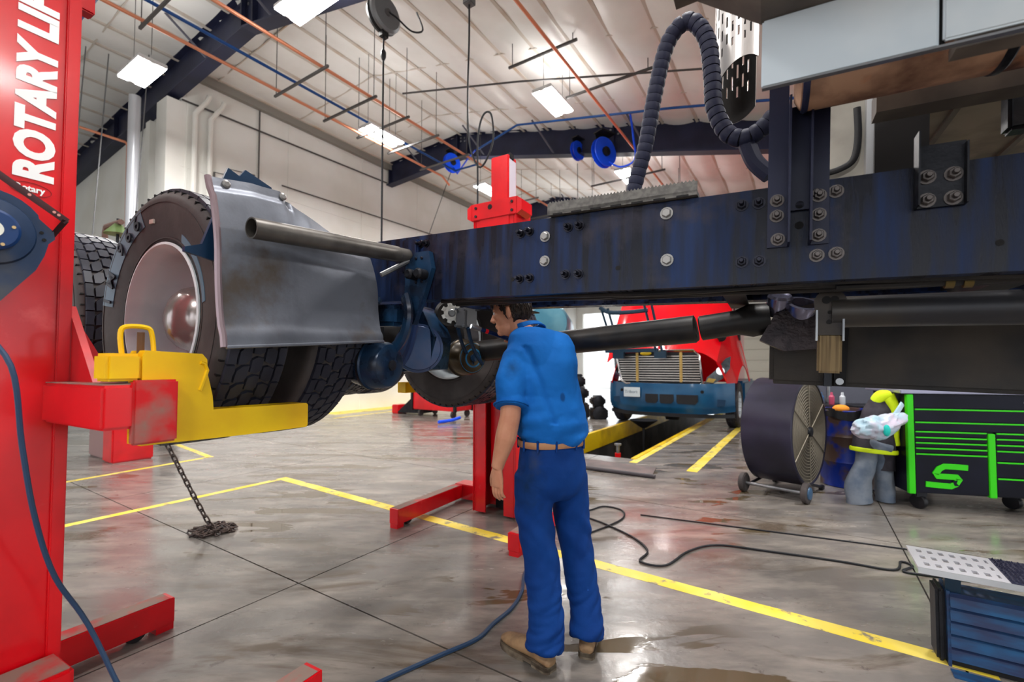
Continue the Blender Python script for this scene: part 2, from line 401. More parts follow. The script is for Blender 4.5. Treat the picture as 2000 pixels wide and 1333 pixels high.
# ---- roof beams
M_br = mat('brace_grey', rgb(92, 92, 104), 0.5, 0.1)
for n_, ky in enumerate((4.38, 10.73, 17.0, 23.3)):
    xl = X0+0.2 if n_ == 0 else -12.0
    r = thing('roof_beam', ['navy steel roof beam crossing the upper left, nearest of the roof beams', 'navy steel roof beam spanning the middle of the ceiling with blue hose reels under it',
              'far dark roof beam behind the tip of the red lift column', 'farthest roof beam near the back wall'][n_], 'roof beam', Bw(0, ky, 0), BH, 'roof beams')
    pts = [(xl, zc(xl)), (-8.8, zc(-8.8)), (X1-0.1, zc(X1-0.1))]
    def strip(t0, t1, y0, y1):
        m = MB()
        for (p, q) in ((pts[0], pts[1]), (pts[1], pts[2])):
            m.prism([(p[0], p[1]+t0), (q[0], q[1]+t0), (q[0], q[1]+t1), (p[0], p[1]+t1)], y0, y1, 'xz')
        return m
    strip(-0.79, -0.02, -0.012, 0.012).build('web', M_navy, r)
    strip(-0.82, -0.785, -0.13, 0.13).build('bottom_flange', M_navy, r)
    strip(-0.10, -0.06, -0.13, 0.13).build('top_flange', M_navy, r)
    for px in (-11.9 if n_ else -15.5, -8.9, -8.5, -3.9):   # splice plates
        z = zc(px); MB().box(-0.014, 0.014, -0.11, 0.11, z-0.79, z-0.08).build('splice_plate', M_navy, r, loc=(px, 0, 0))
    for px in (-8.8, -8.65, -4.0, -3.8):
        for dz in (-0.2, -0.3): MB().lathe([(0.028, 0), (0.028, -0.02)], c=(px, -0.012, zc(px)+dz), axis=(0, 1, 0), seg=8).build('bolt', M_steel, r)
    for px in (-10.3, -7.9, -5.6, -3.1, -1.2):
        z = zc(px); MB().tube([(px-0.25, -0.75, z-0.1), (px+0.05, -0.10, z-0.79)], 0.025, 6).build('flange_brace', M_br, r)
# ---- overhead pipes
def run(name, label, cat, m, r, pts, group=None, seg=8):
    P = [Bw(*p) for p in pts]; c = P[0].copy(); mb = MB()
    mb.tube([p-c for p in P], r, seg); o = mb.build(name, m, None, loc=c); tag(o, label, cat, group); return o
ZP = 6.6
A_, B_, C_, E_ = -8.30, -6.98, -3.34, -7.93
run('copper_pipe', 'copper pipe overhead nearest the white left wall, end bent down by the blue reel', 'pipe', M_copper, 0.028, [(A_, -4, ZP), (A_, 9.3, ZP), (A_, 9.6, ZP-0.15)])
run('copper_pipe', 'copper pipe overhead passing behind the red lift column tip', 'pipe', M_copper, 0.028, [(B_, -4, ZP), (B_, 20, ZP)])
run('copper_pipe', 'copper pipe overhead crossing the ceiling just left of the black hose arch', 'pipe', M_copper, 0.028, [(C_, -4, ZP-0.05), (C_, 18, ZP-0.05)])
run('copper_pipe', 'copper pipe low on the far left with a vertical drop beside the silver duct', 'pipe', M_copper, 0.03, [(-12.95, -2, 6.5), (-12.95, 3.78, 6.5), (-12.95, 3.83, 6.42), (-12.95, 3.85, 1.5)])
run('copper_pipe', 'short copper drop pipe hanging under the far ceiling above the grey tread board', 'pipe', M_copper, 0.022, [(-4.6, 12.6, 6.0), (-4.6, 12.6, 3.6)])
run('air_pipe', 'blue compressed air pipe running beside the copper pipes to the second beam', 'pipe', M_blueline, 0.026, [(E_, -3, ZP+0.1), (E_, 9.4, ZP+0.1), (-7.2, 9.45, ZP+0.12)])
YB = 9.35
run('air_pipe', 'blue compressed air pipe running across under the ceiling before the second beam', 'pipe', M_blueline, 0.026, [(-7.15, YB, 7.05), (-5.9, YB, 7.35), (-2.2, YB, 6.62), (2.5, YB, 5.55)])
run('air_pipe', 'blue compressed air branch pipe at the top left, by the red column tip', 'pipe', M_blueline, 0.03, [(E_, 2.1, ZP+0.1), (-11.0, 2.1, ZP+0.1)])
run('air_hose', 'blue drop hose feeding the left blue reel', 'hose', M_bluehose, 0.022, [(-7.2, YB, 7.05), (-7.9, 9.9, 7.2), (-8.6, 10.3, 7.1), (-8.8, 10.38, 7.35)])
run('air_hose', 'blue drop hose curling into the largest blue reel', 'hose', M_bluehose, 0.022, spline([tuple(x) for x in [(-3.05, YB, 6.75), (-3.1, 9.7, 6.4), (-3.2, 10.1, 6.1), (-3.6, 10.3, 6.1), (-3.95, 10.4, 6.35)]], 5))
run('conduit', 'thin dark conduit crossing the ceiling above the left of the pair of tube lights', 'conduit', M_dgrey, 0.018, [(-7.0, 6.6, 7.1), (-4.6, 7.3, 6.9), (-1.0, 8.4, 6.5)])
run('conduit', 'dark conduit high on the white left wall below the eave', 'conduit', M_dgrey, 0.022, [(-11.96, 4.5, 7.53), (-11.96, 10.6, 7.66)])
run('conduit', 'pair of thin conduits low on the white left wall behind the grey fender', 'conduit', M_dgrey, 0.018, [(-11.96, 6.9, 6.33), (-11.96, 14.5, 6.45)])
run('conduit', 'vertical dark conduit on the white left wall above the grey fender', 'conduit', M_dgrey, 0.018, [(-11.95, 6.26, 8.1), (-11.95, 6.26, 2)])
for dx, dz in ((0, 0), (0.36, 0.2)):
    run('conduit', ('lower left' if dx == 0 else 'taller right')+' bent dark conduit on the wall left of the grey fender top', 'conduit', M_dgrey, 0.02, [(-11.94, 5.2+dx, 2), (-11.94, 5.2+dx, 6.08+dz), (-11.94, 5.8+dx, 6.14+dz)], 'bent wall conduits')
for dx in (0, 0.33):
    run('drain_pipe', ('left' if dx == 0 else 'right')+' white drain pipe of the pair coming down the wall corner', 'pipe', M_wall, 0.055, [(-11.9, 4.75+dx, 2), (-11.9, 4.75+dx, 7.3), (-11.82, 4.95+dx, 7.65), (-11.8, 5.0+dx, 7.8)], 'white drain pipes')
run('exhaust_duct', 'round silver duct standing upright under the left ceiling light', 'duct', mat('silver_duct', rgb(206, 210, 218), 0.3, 0.3), 0.11, [(-12.35, 3.75, 0.0), (-12.35, 3.75, 7.35)], seg=16)
for k, (xa, ya) in enumerate(((-12.7, 3.0), (-12.6, 3.35), (-12.5, 2.5), (-12.1, 3.9))):
    run('pull_chain', ['thin hoist chain second from the red column, at the far left wall', 'thin hoist chain just left of the copper drop pipe', 'thin hoist chain nearest the red column at the far left', 'thin hoist chain just right of the silver duct'][k], 'chain', M_grey, 0.012, [(xa, ya, zc(xa)-(0.12 if k == 3 else 0.2)), (xa+0.05, ya-0.25, 2.5)], 'thin hoist chains at the far left', 5)
ORD = ['first', 'second', 'third', 'fourth', 'fifth', 'sixth', 'seventh', 'eighth']
# strut trapezes carrying the pipes
for k, yy in enumerate((2.6, 4.7, 5.75, 6.6, 7.5, 8.6, 12.0, 13.6)):
    t = thing('strut_hanger', ORD[k]+' dark strut bar, counted from the near end, under the two left copper pipes', 'pipe hanger', Bw(-7.6, yy, ZP-0.056), BH, 'strut hangers under the copper pipes')
    MB().box(-0.85, 0.8, -0.018, 0.018, -0.014, 0.025).build('strut_bar', M_dgrey, t)
    for sx in (-0.8, 0.72):
        MB().cyl((sx, 0, 0), (sx, 0, zc(-7.6+sx)-ZP), 0.007, 6).build('hanger_rod', M_dgrey, t)
for k, (xa, xb, yy, z) in enumerate(((-4.6, -3.2, 7.0, 7.0), (-3.9, -2.2, 8.0, 6.7), (-5.2, -2.6, 12.2, 6.1), (-4.6, -2.9, 13.4, 5.9), (-4.9, -2.9, 11.6, 6.35))):
    t = thing('strut_hanger', ['left dark strut bar before the middle tube light', 'right dark strut bar beside the middle tube light', 'longest dark strut bar behind the black hose arch', 'farthest dark strut bar behind the black hose arch', 'middle dark strut bar behind the black hose arch'][k], 'pipe hanger', Bw(xa, yy, z), BH, 'strut bars under the middle ceiling')
    MB().box(0, xb-xa, -0.018, 0.018, -0.02, 0.02).build('strut_bar', M_dgrey, t)
    for sx in (0.08, xb-xa-0.08):
        MB().cyl((sx, 0, 0), (sx, 0, zc(xa+sx)-z-0.03), 0.009, 6).build('hanger_rod', M_dgrey, t)
# ---- ceiling lights
M_diff = mat('lit_diffuser', (1, 1, 1, 1), 0.5, emit=((1.0, 0.975, 0.945, 1), LAMP_E))
M_fill = mat('added_fill', (1, 1, 1, 1), 0.5, emit=((1.0, 0.975, 0.945, 1), 8.5))  # added fill glow for the ceiling, not a tube of the fixture
M_house = mat('lamp_housing', rgb(225, 225, 225), 0.4)
LIGHTS = [(-9.85, 3.08, 6.6, 0, 'tube light hanging at the upper left beside the red column'), (-5.95, 3.75, 6.6, 0, 'tube light at the top edge beside the first roof beam'),
          (-8.02, 6.95, 6.6, 1, 'tube light hanging over the grey fender before the second beam'), (-4.12, 7.88, 6.6, 1, 'tube light hanging near the middle of the ceiling'),
          (-7.85, 10.85, 6.6, 1, 'tube light left of the far red lift column'), (-4.0, 12.0, 6.55, 1, 'tube light behind the black hose arch'),
          (-8.0, -1.5, 6.6, 1, 'tube light behind the viewer on the left'), (-4.0, -1.5, 6.2, 1, 'tube light behind the viewer near the middle'),
          (-0.6, 2.2, 5.6, 1, 'tube light above the viewer'), (1.6, 6.0, 5.0, 1, 'tube light over the green tool cabinet'), (3.5, 1.5, 4.7, 1, 'tube light over the right bay'),
          (-8.0, 15.5, 6.6, 1, 'tube light in the far left of the hall'), (-5.8, 16.5, 6.5, 1, 'tube light beside the red truck cab'), (-0.2, -2.5, 5.4, 1, 'tube light behind the viewer on the right')]
for (x, y, z, o, lab) in LIGHTS:
    t = thing('ceiling_light', 'white twin '+lab, 'ceiling light', Bw(x, y, z), BH+(PI/2 if o else 0), 'twin tube ceiling lights')
    MB().box(-0.5, 0.5, -0.21, 0.21, 0.02, 0.09, bev=0.012).build('housing', M_house, t)
    for sy in (-1, 1): MB().add([(-0.48, sy*0.125-0.075, 0.012), (0.48, sy*0.125-0.075, 0.012), (0.48, sy*0.125+0.075, 0.012), (-0.48, sy*0.125+0.075, 0.012)], [(3, 2, 1, 0)]).build('diffuser', M_diff, t)
    MB().add([(-0.45, -0.15, 0.096), (0.45, -0.15, 0.096), (0.45, 0.15, 0.096), (-0.45, 0.15, 0.096)], [(0, 1, 2, 3)]).build('ceiling_fill', M_fill, t)  # glowing top face added to brighten the ceiling
    for sx in (-0.4, 0.4): MB().cyl((sx, 0, 0.08), (sx, 0, max(0.3, zc(x)-z-0.08)), 0.006, 5).build('hanger_wire', M_dgrey, t)
# ---- reels
def blue_reel(x, y, z, s, lab, yaw):
    t = thing('hose_reel', lab, 'hose reel', Bw(x, y, z), BH+yaw, 'blue hose reels')
    MB().lathe([(0.10*s, -0.05*s), (0.28*s, -0.06*s), (0.29*s, -0.045*s), (0.24*s, -0.03*s), (0.1*s, -0.02*s)], axis=(1, 0, 0), seg=24).build('reel_flange', M_bluehose, t)
    MB().lathe([(0.10*s, 0.05*s), (0.28*s, 0.06*s), (0.29*s, 0.045*s), (0.24*s, 0.03*s), (0.1*s, 0.02*s)], axis=(1, 0, 0), seg=24).build('reel_flange', M_bluehose, t)
    MB().lathe([(0.05*s, -0.1*s), (0.09*s, -0.09*s), (0.09*s, 0.09*s), (0.05*s, 0.1*s)], axis=(1, 0, 0), seg=14).build('hub', M_black, t)
    h = MB()
    for q in (-0.022, 0.0, 0.022): h.lathe([(0.19*s, q*s-0.01*s), (0.205*s, q*s), (0.19*s, q*s+0.01*s)], axis=(1, 0, 0), seg=20)
    h.build('wound_hose', mat('red_hose', rgb(150, 30, 30), 0.5), t)
    MB().prism([(-0.05*s, 0.0), (0.05*s, 0.0), (0.16*s, 0.36*s), (-0.16*s, 0.36*s)], -0.085*s, -0.07*s, 'yz').build('mount_arm', M_black, t)
    MB().box(-0.1*s, 0.14*s, -0.18*s, 0.18*s, 0.35*s, 0.38*s).build('mount_plate', M_black, t)
    return t
blue_reel(-8.85, 10.35, 7.50, 1.0, 'blue hose reel at the left under the second beam', -0.226)
blue_reel(-4.85, 10.60, 6.93, 0.85, 'small blue hose reel, middle of the three', -0.226)
blue_reel(-4.02, 10.30, 6.55, 1.25, 'large blue hose reel right of the small one, beside the black hose arch', -0.4)
run('cord', 'thin dark cord hanging from the left blue reel', 'cord', M_cord, 0.01, [(-8.85, 10.3, 7.2), (-9.6, 10.0, 5.0), (-9.7, 9.9, 3.0)])
run('cord', 'thin dark cord hanging from the small blue reel', 'cord', M_cord, 0.009, [(-4.85, 10.6, 6.6), (-4.85, 10.6, 4.2)])
t = thing('cord_reel', 'grey round cord reel hanging from the ceiling at top centre', 'cord reel', Bw(-4.55, 3.95, 5.98), 0.96)
MB().lathe([(0.02, -0.075), (0.20, -0.075), (0.235, -0.05), (0.235, -0.01)], axis=(0, 1, 0), seg=28).build('side_cover', M_grey, t)
MB().lathe([(0.235, 0.0), (0.24, 0.03), (0.22, 0.075), (0.03, 0.075)], axis=(0, 1, 0), seg=28).build('reel_body', M_black, t)
MB().lathe([(0.04, -0.1), (0.05, -0.075)], axis=(0, 1, 0), seg=12).build('axle_cap', M_dgrey, t)
MB().box(-0.03, 0.03, -0.08, 0.08, 0.22, 0.7).build('mount_bracket', M_dgrey, t)
MB().box(-0.05, 0.05, -0.035, 0.035, -0.3, -0.22).build('cord_guide', M_black, t)
lead = spline([(0.0, -0.09, 0.0), (0.10, -0.14, -0.04), (0.3, -0.2, -0.12), (0.5, -0.2, 0.02), (0.48, -0.1, 0.3)], 6)
MB().tube(lead, 0.012, 6).build('supply_lead', M_cord, t)
MB().tube([(0, 0, -0.28), (0, 0, -0.6), (0, 0, -4.2)], 0.013, 6).build('cord', M_cord, t)
MB().lathe([(0.02, -0.47), (0.035, -0.5), (0.035, -0.56), (0.02, -0.6)], seg=10).build('cord_stop', M_black, t)
jb = Bw(-3.45, 4.35, 5.85)
t = thing('drop_cord', 'long black drop cord with a hanging loop at upper centre', 'cord', jb, BH)
MB().box(-0.06, 0.06, -0.06, 0.06, 0.05, 0.2, bev=0.01).build('junction_box', M_grey, t)
MB().cyl((0, 0, 0.2), (0, 0, zc(-3.45)-5.85), 0.012, 6).build('conduit_stem', M_grey, t)
pts = spline([(0, 0, 0.05), (0.0, 0, -0.4), (-0.02, 0, -1.2), (0.02, 0, -1.75), (0.18, 0, -2.05), (0.36, 0, -1.8), (0.34, 0, -1.45), (0.22, 0, -1.42), (0.14, 0, -1.7), (0.14, 0, -2.4), (0.12, 0, -3.9)], 6)
MB().tube(pts, 0.012, 6).build('cable', M_cord, t)
# ================================================================== mobile lift columns
M_seam = mat('dark_gap', rgb(16, 14, 16), 0.7)
def lift_column(label, loc, rz):
    """local x along the truck, +y towards the wheel; origin on the floor at the wheel's outer face"""
    t = thing('vehicle_lift', label, 'vehicle lift', loc, rz, 'red mobile lift columns')
    # base: cross beam and two legs
    MB().box(-0.64, 0.64, -0.74, -0.56, 0.02, 0.17, bev=0.006).build('base_beam', M_red, t)
    for s in (-1, 1):
        lg = MB().box(min(s*0.54, s*0.64), max(s*0.54, s*0.64), -0.56, 0.38, 0.035, 0.165, bev=0.004).build('leg', M_red, t)
        MB().box(min(s*0.545, s*0.635), max(s*0.545, s*0.635), -0.54, 0.36, 0.165, 0.167).build('dusty_top', M_dirttop, lg, )
        MB().box(min(s*0.55, s*0.63), max(s*0.55, s*0.63), 0.30, 0.38, 0.0, 0.036).build('foot_pad', M_red, lg)
        MB().lathe([(0.045, -0.03), (0.05, -0.02), (0.05, 0.02), (0.045, 0.03)], c=(s*0.59, 0.22, 0.05), axis=(1, 0, 0), seg=16).build('roller', M_black, lg)
    # mast: back plate, two side plates, inner flanges
    H = 2.96
    MB().box(-0.215, 0.215, -0.62, -0.60, 0.02, H).build('mast_back', M_red, t)
    for s in (-1, 1):
        sd = MB().box(min(s*0.205, s*0.225), max(s*0.205, s*0.225), -0.62, -0.31, 0.02, H, bev=0.004).build('mast_side', M_red, t)
        MB().box(min(s*0.225, s*0.236), max(s*0.225, s*0.236), -0.335, -0.30, 0.02, H, bev=0.003).build('edge_rib', M_red, sd)
        MB().box(min(s*0.10, s*0.205), max(s*0.10, s*0.205), -0.325, -0.31, 0.02, H).build('inner_flange', M_red, sd)
    MB().box(-0.10, 0.10, -0.52, -0.50, 0.02, H).build('guide_channel', M_seam, t)
    inm = MB().box(-0.10, 0.10, -0.56, -0.40, 0.2, 3.44, bev=0.01).build('inner_mast', M_red, t)
    MB().box(-0.085, -0.101, -0.545, -0.415, 2.2, 3.40).build('guide_strip', mat('pale_strip', rgb(206, 196, 208), 0.5), inm)
    MB().box(-0.11, -0.05, -0.5, -0.42, 3.40, 3.46, bev=0.008).build('top_cap', M_black, inm)
    # head carriage near the mast top
    hd = MB().box(-0.25, 0.25, -0.42, -0.29, 2.80, 2.965, bev=0.006).build('mast_head', M_red, t)
    for s in (-1, 1):
        MB().prism([(s*0.25, 2.80), (s*0.30, 2.83), (s*0.30, 2.93), (s*0.25, 2.965)], -0.5, -0.29, 'xz').build('head_ear', M_red, hd)
        for z in (2.84, 2.92):
            MB().lathe([(0.014, 0), (0.014, 0.01)], c=(s*0.20, -0.29, z), axis=(0, 1, 0), seg=6).build('bolt', M_dark, hd)
    MB().lathe([(0.024, 0), (0.024, 0.004)], c=(0.04, -0.29, 2.91), axis=(0, 1, 0), seg=14).build('round_hole', M_seam, hd)
    MB().box(-0.16, 0.16, -0.40, -0.30, 2.60, 2.80).build('head_skirt', M_red, t)
    # carriage with the fork bar
    cz = 1.28
    cb = MB().box(-0.66, 0.66, -0.36, -0.25, cz-0.06, cz+0.065, bev=0.008).build('carriage_bar', M_red, t)
    MB().box(-0.65, 0.65, -0.355, -0.255, cz+0.065, cz+0.068).build('dusty_top', M_dirttop, cb)
    for s in (-1, 1):
        MB().prism([(-0.31, cz+0.06), (-0.20, cz+0.06), (-0.20, cz+0.12), (-0.31, cz+0.33)], min(s*0.19, s*0.215), max(s*0.19, s*0.215), 'yz').build('carriage_gusset', M_red, cb)
        MB().prism([(s*0.20, cz+0.06), (s*0.42, cz+0.06), (s*0.20, cz+0.32)], -0.30, -0.28, 'xz').build('side_gusset', M_red, cb)
    for s in (-1, 1):
        # red clamp and yellow fork: L shape in the y-z plane
        x0, x1 = s*0.55, s*0.64
        lo, hi = min(x0, x1), max(x0, x1)
        outl = [(-0.26, 1.165), (0.05, 1.158), (0.285, 1.158), (0.292, 1.165), (0.292, 1.245), (0.285, 1.252), (-0.062, 1.255), (-0.066, 1.30), (-0.082, 1.37), (-0.085, 1.42), (-0.10, 1.438), (-0.255, 1.445), (-0.262, 1.43)]
        fk = MB().prism(outl, lo, hi, 'yz').build('fork', M_yellow, t)
        MB().box(lo, hi, -0.345, -0.262, 1.355, 1.435, bev=0.008).build('hook', M_yellow, fk)
        MB().box(hi if s > 0 else lo-0.028, hi+0.028 if s > 0 else lo, -0.292, -0.178, 1.172, 1.358, bev=0.006).build('clamp_plate', M_reddirt, fk)
        xx = (lo+hi)/2
        hb = spline([(xx, -0.295, 1.43), (xx, -0.30, 1.495), (xx, -0.285, 1.515), (xx, -0.235, 1.515), (xx, -0.222, 1.495), (xx, -0.215, 1.43)], 4)
        MB().tube(hb, 0.007, 8).build('lifting_handle', M_yellow, fk)
        MB().lathe([(0.010, 1.43), (0.010, 1.50)], c=(xx, -0.25, 0), seg=8).build('lock_pin', mat('rusty_pin', rgb(96, 66, 44), 0.7), fk)
        pts = [(hi+0.001 if s > 0 else lo-0.001, y, z) for (y, z) in ((-0.105, 1.41), (-0.092, 1.405), (-0.084, 1.385), (-0.105, 1.32))]
        MB().tube(pts, 0.006, 6).build('grab_rod', M_yellow, fk)
    return t
near = lift_column('red lift column with white ROTARY LIFT lettering at the left edge', Lw(-0.13, 0, 0), TH)
far = lift_column('red lift column standing on the far side of the raised truck behind the mechanic', Lw(-0.13, 2.44, 0), TH+PI)
# lettering on the near column, running up its side
sx = 0.2368
Mt = Matrix.Translation((sx-0.0105, -0.359, 1.985)) @ Matrix(((0, 0, 1, 0), (0, -1, 0, 0), (1, 0, 0, 0), (0, 0, 0, 1)))
text_mesh('lettering', 'ROTARY LIFT', 0.120, M_white, near, Mt, extrude=0.001, font_scale=(0.93, 1.0), shear=0.0, bold=0.006)
MB().grid(lambda u, v: (sx-0.0108, -0.405+0.048*(0.985+0.015*v)*math.cos(2*PI*u), 1.955+0.021*(0.95+0.05*v)*math.sin(2*PI*u)), 40, 1, thick=0.001).build('logo_oval', M_black, near)
Mt2 = Matrix.Translation((sx-0.0105, -0.440, 1.948)) @ Matrix(((0, 0, 1, 0), (1, 0, 0, 0), (0, 1, 0, 0), (0, 0, 0, 1)))
text_mesh('logo_lettering', 'Rotary', 0.027, M_white, near, Mt2, extrude=0.0008, font_scale=(0.9, 1), bold=0.0008)
for z in (1.995+0.19, 1.995+0.176): MB().lathe([(0.0035, 0), (0.0035, 0.002)], c=(0.2245, -0.328+0.0, z), axis=(1, 0, 0), seg=8).build('screw_hole', M_seam, near)
# red housing low in front of the near mast, over the leg
hs = MB().box(0.237, 0.385, -0.98, -0.31, 0.165, 0.482, bev=0.01).build('leg_housing', M_red, near)
MB().box(0.245, 0.377, -0.97, -0.32, 0.482, 0.485).build('dusty_top', M_dirttop, hs)
MB().box(0.15, 0.20, -0.30, -0.255, 2.63, 2.75, bev=0.005).build('stop_block', M_red, near)
# ---- cord reel on the near column
M_reel = mat('reel_blue_black', rgb(30, 52, 84), 0.4, col2=rgb(84, 82, 82), scale=5, mix=(0.45, 0.65))
M_reelhub = mat('reel_hub_blue', rgb(20, 54, 104), 0.35)
rl = thing('cord_reel', 'dark blue cord reel mounted on the red column at the left edge', 'cord reel', Lw(0.12, -0.522, 1.772), TH)
body = [(0.134, 0.005), (0.130, 0.028), (0.098, 0.058)]+[(0.118*math.cos(a), 0.118*math.sin(a)) for a in [0.62+k*0.2 for k in range(19)]]+[(-0.03, -0.205), (0.012, -0.208), (0.022, -0.200), (0.095, -0.095), (0.112, -0.05), (0.118, -0.022), (0.120, -0.012)]
MB().prism(body, 0.10, 0.135, 'yz').build('side_plate', M_reel, rl)
MB().lathe([(0.095, 0.135), (0.09, 0.145), (0.06, 0.15), (0.02, 0.15)], axis=(1, 0, 0), seg=36).build('raised_disc', M_reel, rl)
MB().lathe([(0.058, 0.150), (0.057, 0.163), (0.05, 0.168), (0.01, 0.168)], axis=(1, 0, 0), seg=30).build('hub_cover', M_reelhub, rl)
MB().lathe([(0.022, 0.168), (0.022, 0.1695)], axis=(1, 0, 0), seg=24).build('round_sticker', mat('sticker', rgb(226, 226, 216), 0.5), rl)
MB().lathe([(0.10, 0.02), (0.10, 0.10)], axis=(1, 0, 0), seg=30).build('spool', M_black, rl)
for (y, z) in ((0.04, 0.012), (0.02, -0.04)): MB().lathe([(0.0045, 0.168), (0.0045, 0.171)], c=(0, y, z), axis=(1, 0, 0), seg=8).build('screw', mat('brass', rgb(196, 168, 120), 0.35, 0.6), rl)
for (y, z) in ((0.104, 0.018), (0.110, -0.002)): MB().lathe([(0.005, 0.134), (0.005, 0.137)], c=(0, y, z), axis=(1, 0, 0), seg=8).build('screw_hole', M_seam, rl)
br = MB(); br.tube([(0.15, -0.04, 0.19), (0.15, 0.155, 0.063)], [(0.010, 0.002)]*2, 4, up=(0, 0.55, 0.83)); br.tube([(0.15, 0.152, 0.066), (0.12, 0.128, 0.012)], [(0.002, 0.012)]*2, 4)
br.build('mount_bracket', mat('brown_steel', rgb(64, 34, 38), 0.45, 0.3), rl)
for (y, z) in ((0.0, 0.166), (0.072, 0.118), (0.125, 0.083), (0.135, 0.077)): MB().lathe([(0.004, 0.150), (0.004, 0.1535)], c=(0, y, z), axis=(1, 0, 0), seg=8).build('slot', mat('slot_bright', rgb(216, 150, 140), 0.5), rl)
MB().box(0.02, 0.10, -0.03, 0.03, -0.03, 0.03).build('axle_block', M_black, rl)
cp = spline([(0.22, -0.54, 1.52), (0.33, -0.487, 1.40), (0.33, -0.46, 1.18), (0.33, -0.43, 0.98), (0.33, -0.385, 0.80), (0.34, -0.31, 0.63), (0.42, -0.2, 0.30), (0.5, -0.02, 0.012), (0.62, 0.1, 0.009)], 6)
c0 = Lw(*cp[0]); o = MB().tube([Lw(*p)-c0 for p in cp], 0.0065, 8).build('power_cord', M_bluecord, None, loc=c0)
tag(o, 'dark blue power cord hanging down the front of the left red column', 'cord')
# ================================================================== the raised truck
TR = thing('raised_truck', 'dark blue truck chassis raised on red lifts, spanning the picture', 'truck', W0+Vector((0, 0, WZ)), rot=(0, TILT, TH))
M_frame = mat('oily_navy_frame', rgb(14, 16, 30), 0.38, 0.0, spec=0.22, col2=rgb(18, 42, 84), scale=2.2, mix=(0.42, 0.74), stretch=(11, 1, 0.9), detail=8, rvar=0.12,
              wear=rgb(50, 47, 58), wscale=4.5, wth=(0.56, 0.74), bump=0.12, bscale=60)
M_oily = mat('oily_black_blue', rgb(24, 30, 44), 0.3, 0.2, col2=rgb(26, 58, 90), scale=6, rvar=0.1)
M_black2 = mat('greasy_black', rgb(22, 22, 25), 0.42, col2=rgb(38, 34, 32), scale=8)
M_blackbox = mat('textured_black_tank', rgb(34, 33, 34), 0.6, col2=rgb(58, 52, 46), scale=2.5, bump=0.15, bscale=160)
M_boltd = mat('bolt_dark', rgb(44, 44, 52), 0.3, 0.8)
M_boltl = mat('bolt_grey', rgb(150, 148, 146), 0.4, 0.6)
M_fender = mat('dull_aluminium_fender', rgb(116, 120, 130), 0.42, 0.45, col2=rgb(84, 86, 94), scale=5, mix=(0.4, 0.7), wear=rgb(92, 84, 78), wscale=3, wth=(0.55, 0.7), bump=0.05, bscale=90)
# ---- frame rails
def rail(name, y, d):
    m = MB(); x0, x1 = -1.7, 3.6
    zb = 0.139 if d > 0 else 0.19
    m.box(x0, x1, min(y, y+d*0.01), max(y, y+d*0.01), zb, 0.447)
    m.box(x0, x1, min(y+d*0.01, y+d*0.09), max(y+d*0.01, y+d*0.09), zb, zb+0.012); m.box(x0, x1, min(y+d*0.01, y+d*0.09), max(y+d*0.01, y+d*0.09), 0.435, 0.447)
    return m.build(name, M_frame, TR)
R1 = rail('frame_rail', 0.77, 1); R2 = rail('frame_rail', 1.68, -1)
me_light = hexbolt(0.0165, 0.016).mesh('hex_bolt', M_boltl); me_dark = hexbolt(0.0145, 0.018, 0.02).mesh('stud_bolt', M_boltd); me_mid = hexbolt(0.0150, 0.018, 0.010).mesh('stud_bolt', mat('bolt_brown', rgb(92, 86, 84), 0.35, 0.7))
for (x, z) in ((1.317, 0.373), (1.318, 0.273), (1.792, 0.405), (1.797, 0.238)): link('hex_bolt', me_light, R1, (x, 0.77, z))
for (x, z) in ((1.205, 0.397), (1.245, 0.402), (1.417, 0.399), (1.464, 0.40), (1.204, 0.207), (1.252, 0.208), (1.411, 0.212), (1.465, 0.211), (2.031, 0.40), (2.08, 0.40), (2.034, 0.212), (2.084, 0.211), (0.66, 0.405), (0.695, 0.407), (0.665, 0.33), (0.70, 0.33), (0.67, 0.218), (0.705, 0.22)):
    link('stud_bolt', me_dark, R1, (x, 0.77, z))
for (x, z) in ((2.236, 0.406), (2.285, 0.407), (2.239, 0.216), (2.288, 0.218)): link('stud_bolt', me_mid, R1, (x, 0.77, z))
for (x, z) in ((1.17, 0.207), (1.62, 0.223), (2.641, 0.216)): MB().lathe([(0.009, 0), (0.009, -0.0008)], c=(x, 0.7698, z), axis=(0, 1, 0), seg=12).build('round_hole', M_seam, R1)
# cross members between the rails
for x in (0.78, 1.95, 2.75):
    m = MB(); m.box(x-0.004, x+0.004, 0.78, 1.67, 0.16, 0.42); m.box(x, x+0.08, 0.78, 1.67, 0.16, 0.168); m.box(x, x+0.08, 0.78, 1.67, 0.412, 0.42); m.build('cross_member', M_black2, TR)
for x in (-0.5,):
    MB().box(x-0.02, x+0.02, 0.78, 1.67, 0.16, 0.42).build('cross_member', M_black2, TR)
# hoses and cables under the rail
for k, (y, z, r) in enumerate(((0.83, 0.138, 0.011), (0.90, 0.142, 0.012), (0.94, 0.140, 0.010), (0.97, 0.145, 0.012), (0.87, 0.146, 0.009))):
    pts = [(0.75+0.19*i, y+0.008*math.sin(i*1.3+k), z+0.006*math.sin(i*0.9+k*2)) for i in range(16)]
    MB().tube(pts, r, 7).build('air_line', M_black2, TR)
hp = MB().tube([(2.30+0.1*i, 0.88, 0.134) for i in range(13)], 0.012, 8).build('brake_pipe', M_black2, TR)
for x in (2.56, 2.60, 2.75, 2.79): MB().lathe([(0.019, 0), (0.019, 0.02)], c=(x, 0.88, 0.134), axis=(1, 0, 0), seg=10).build('pipe_clip', mat('brassy', rgb(104, 88, 50), 0.5, 0.5), hp)
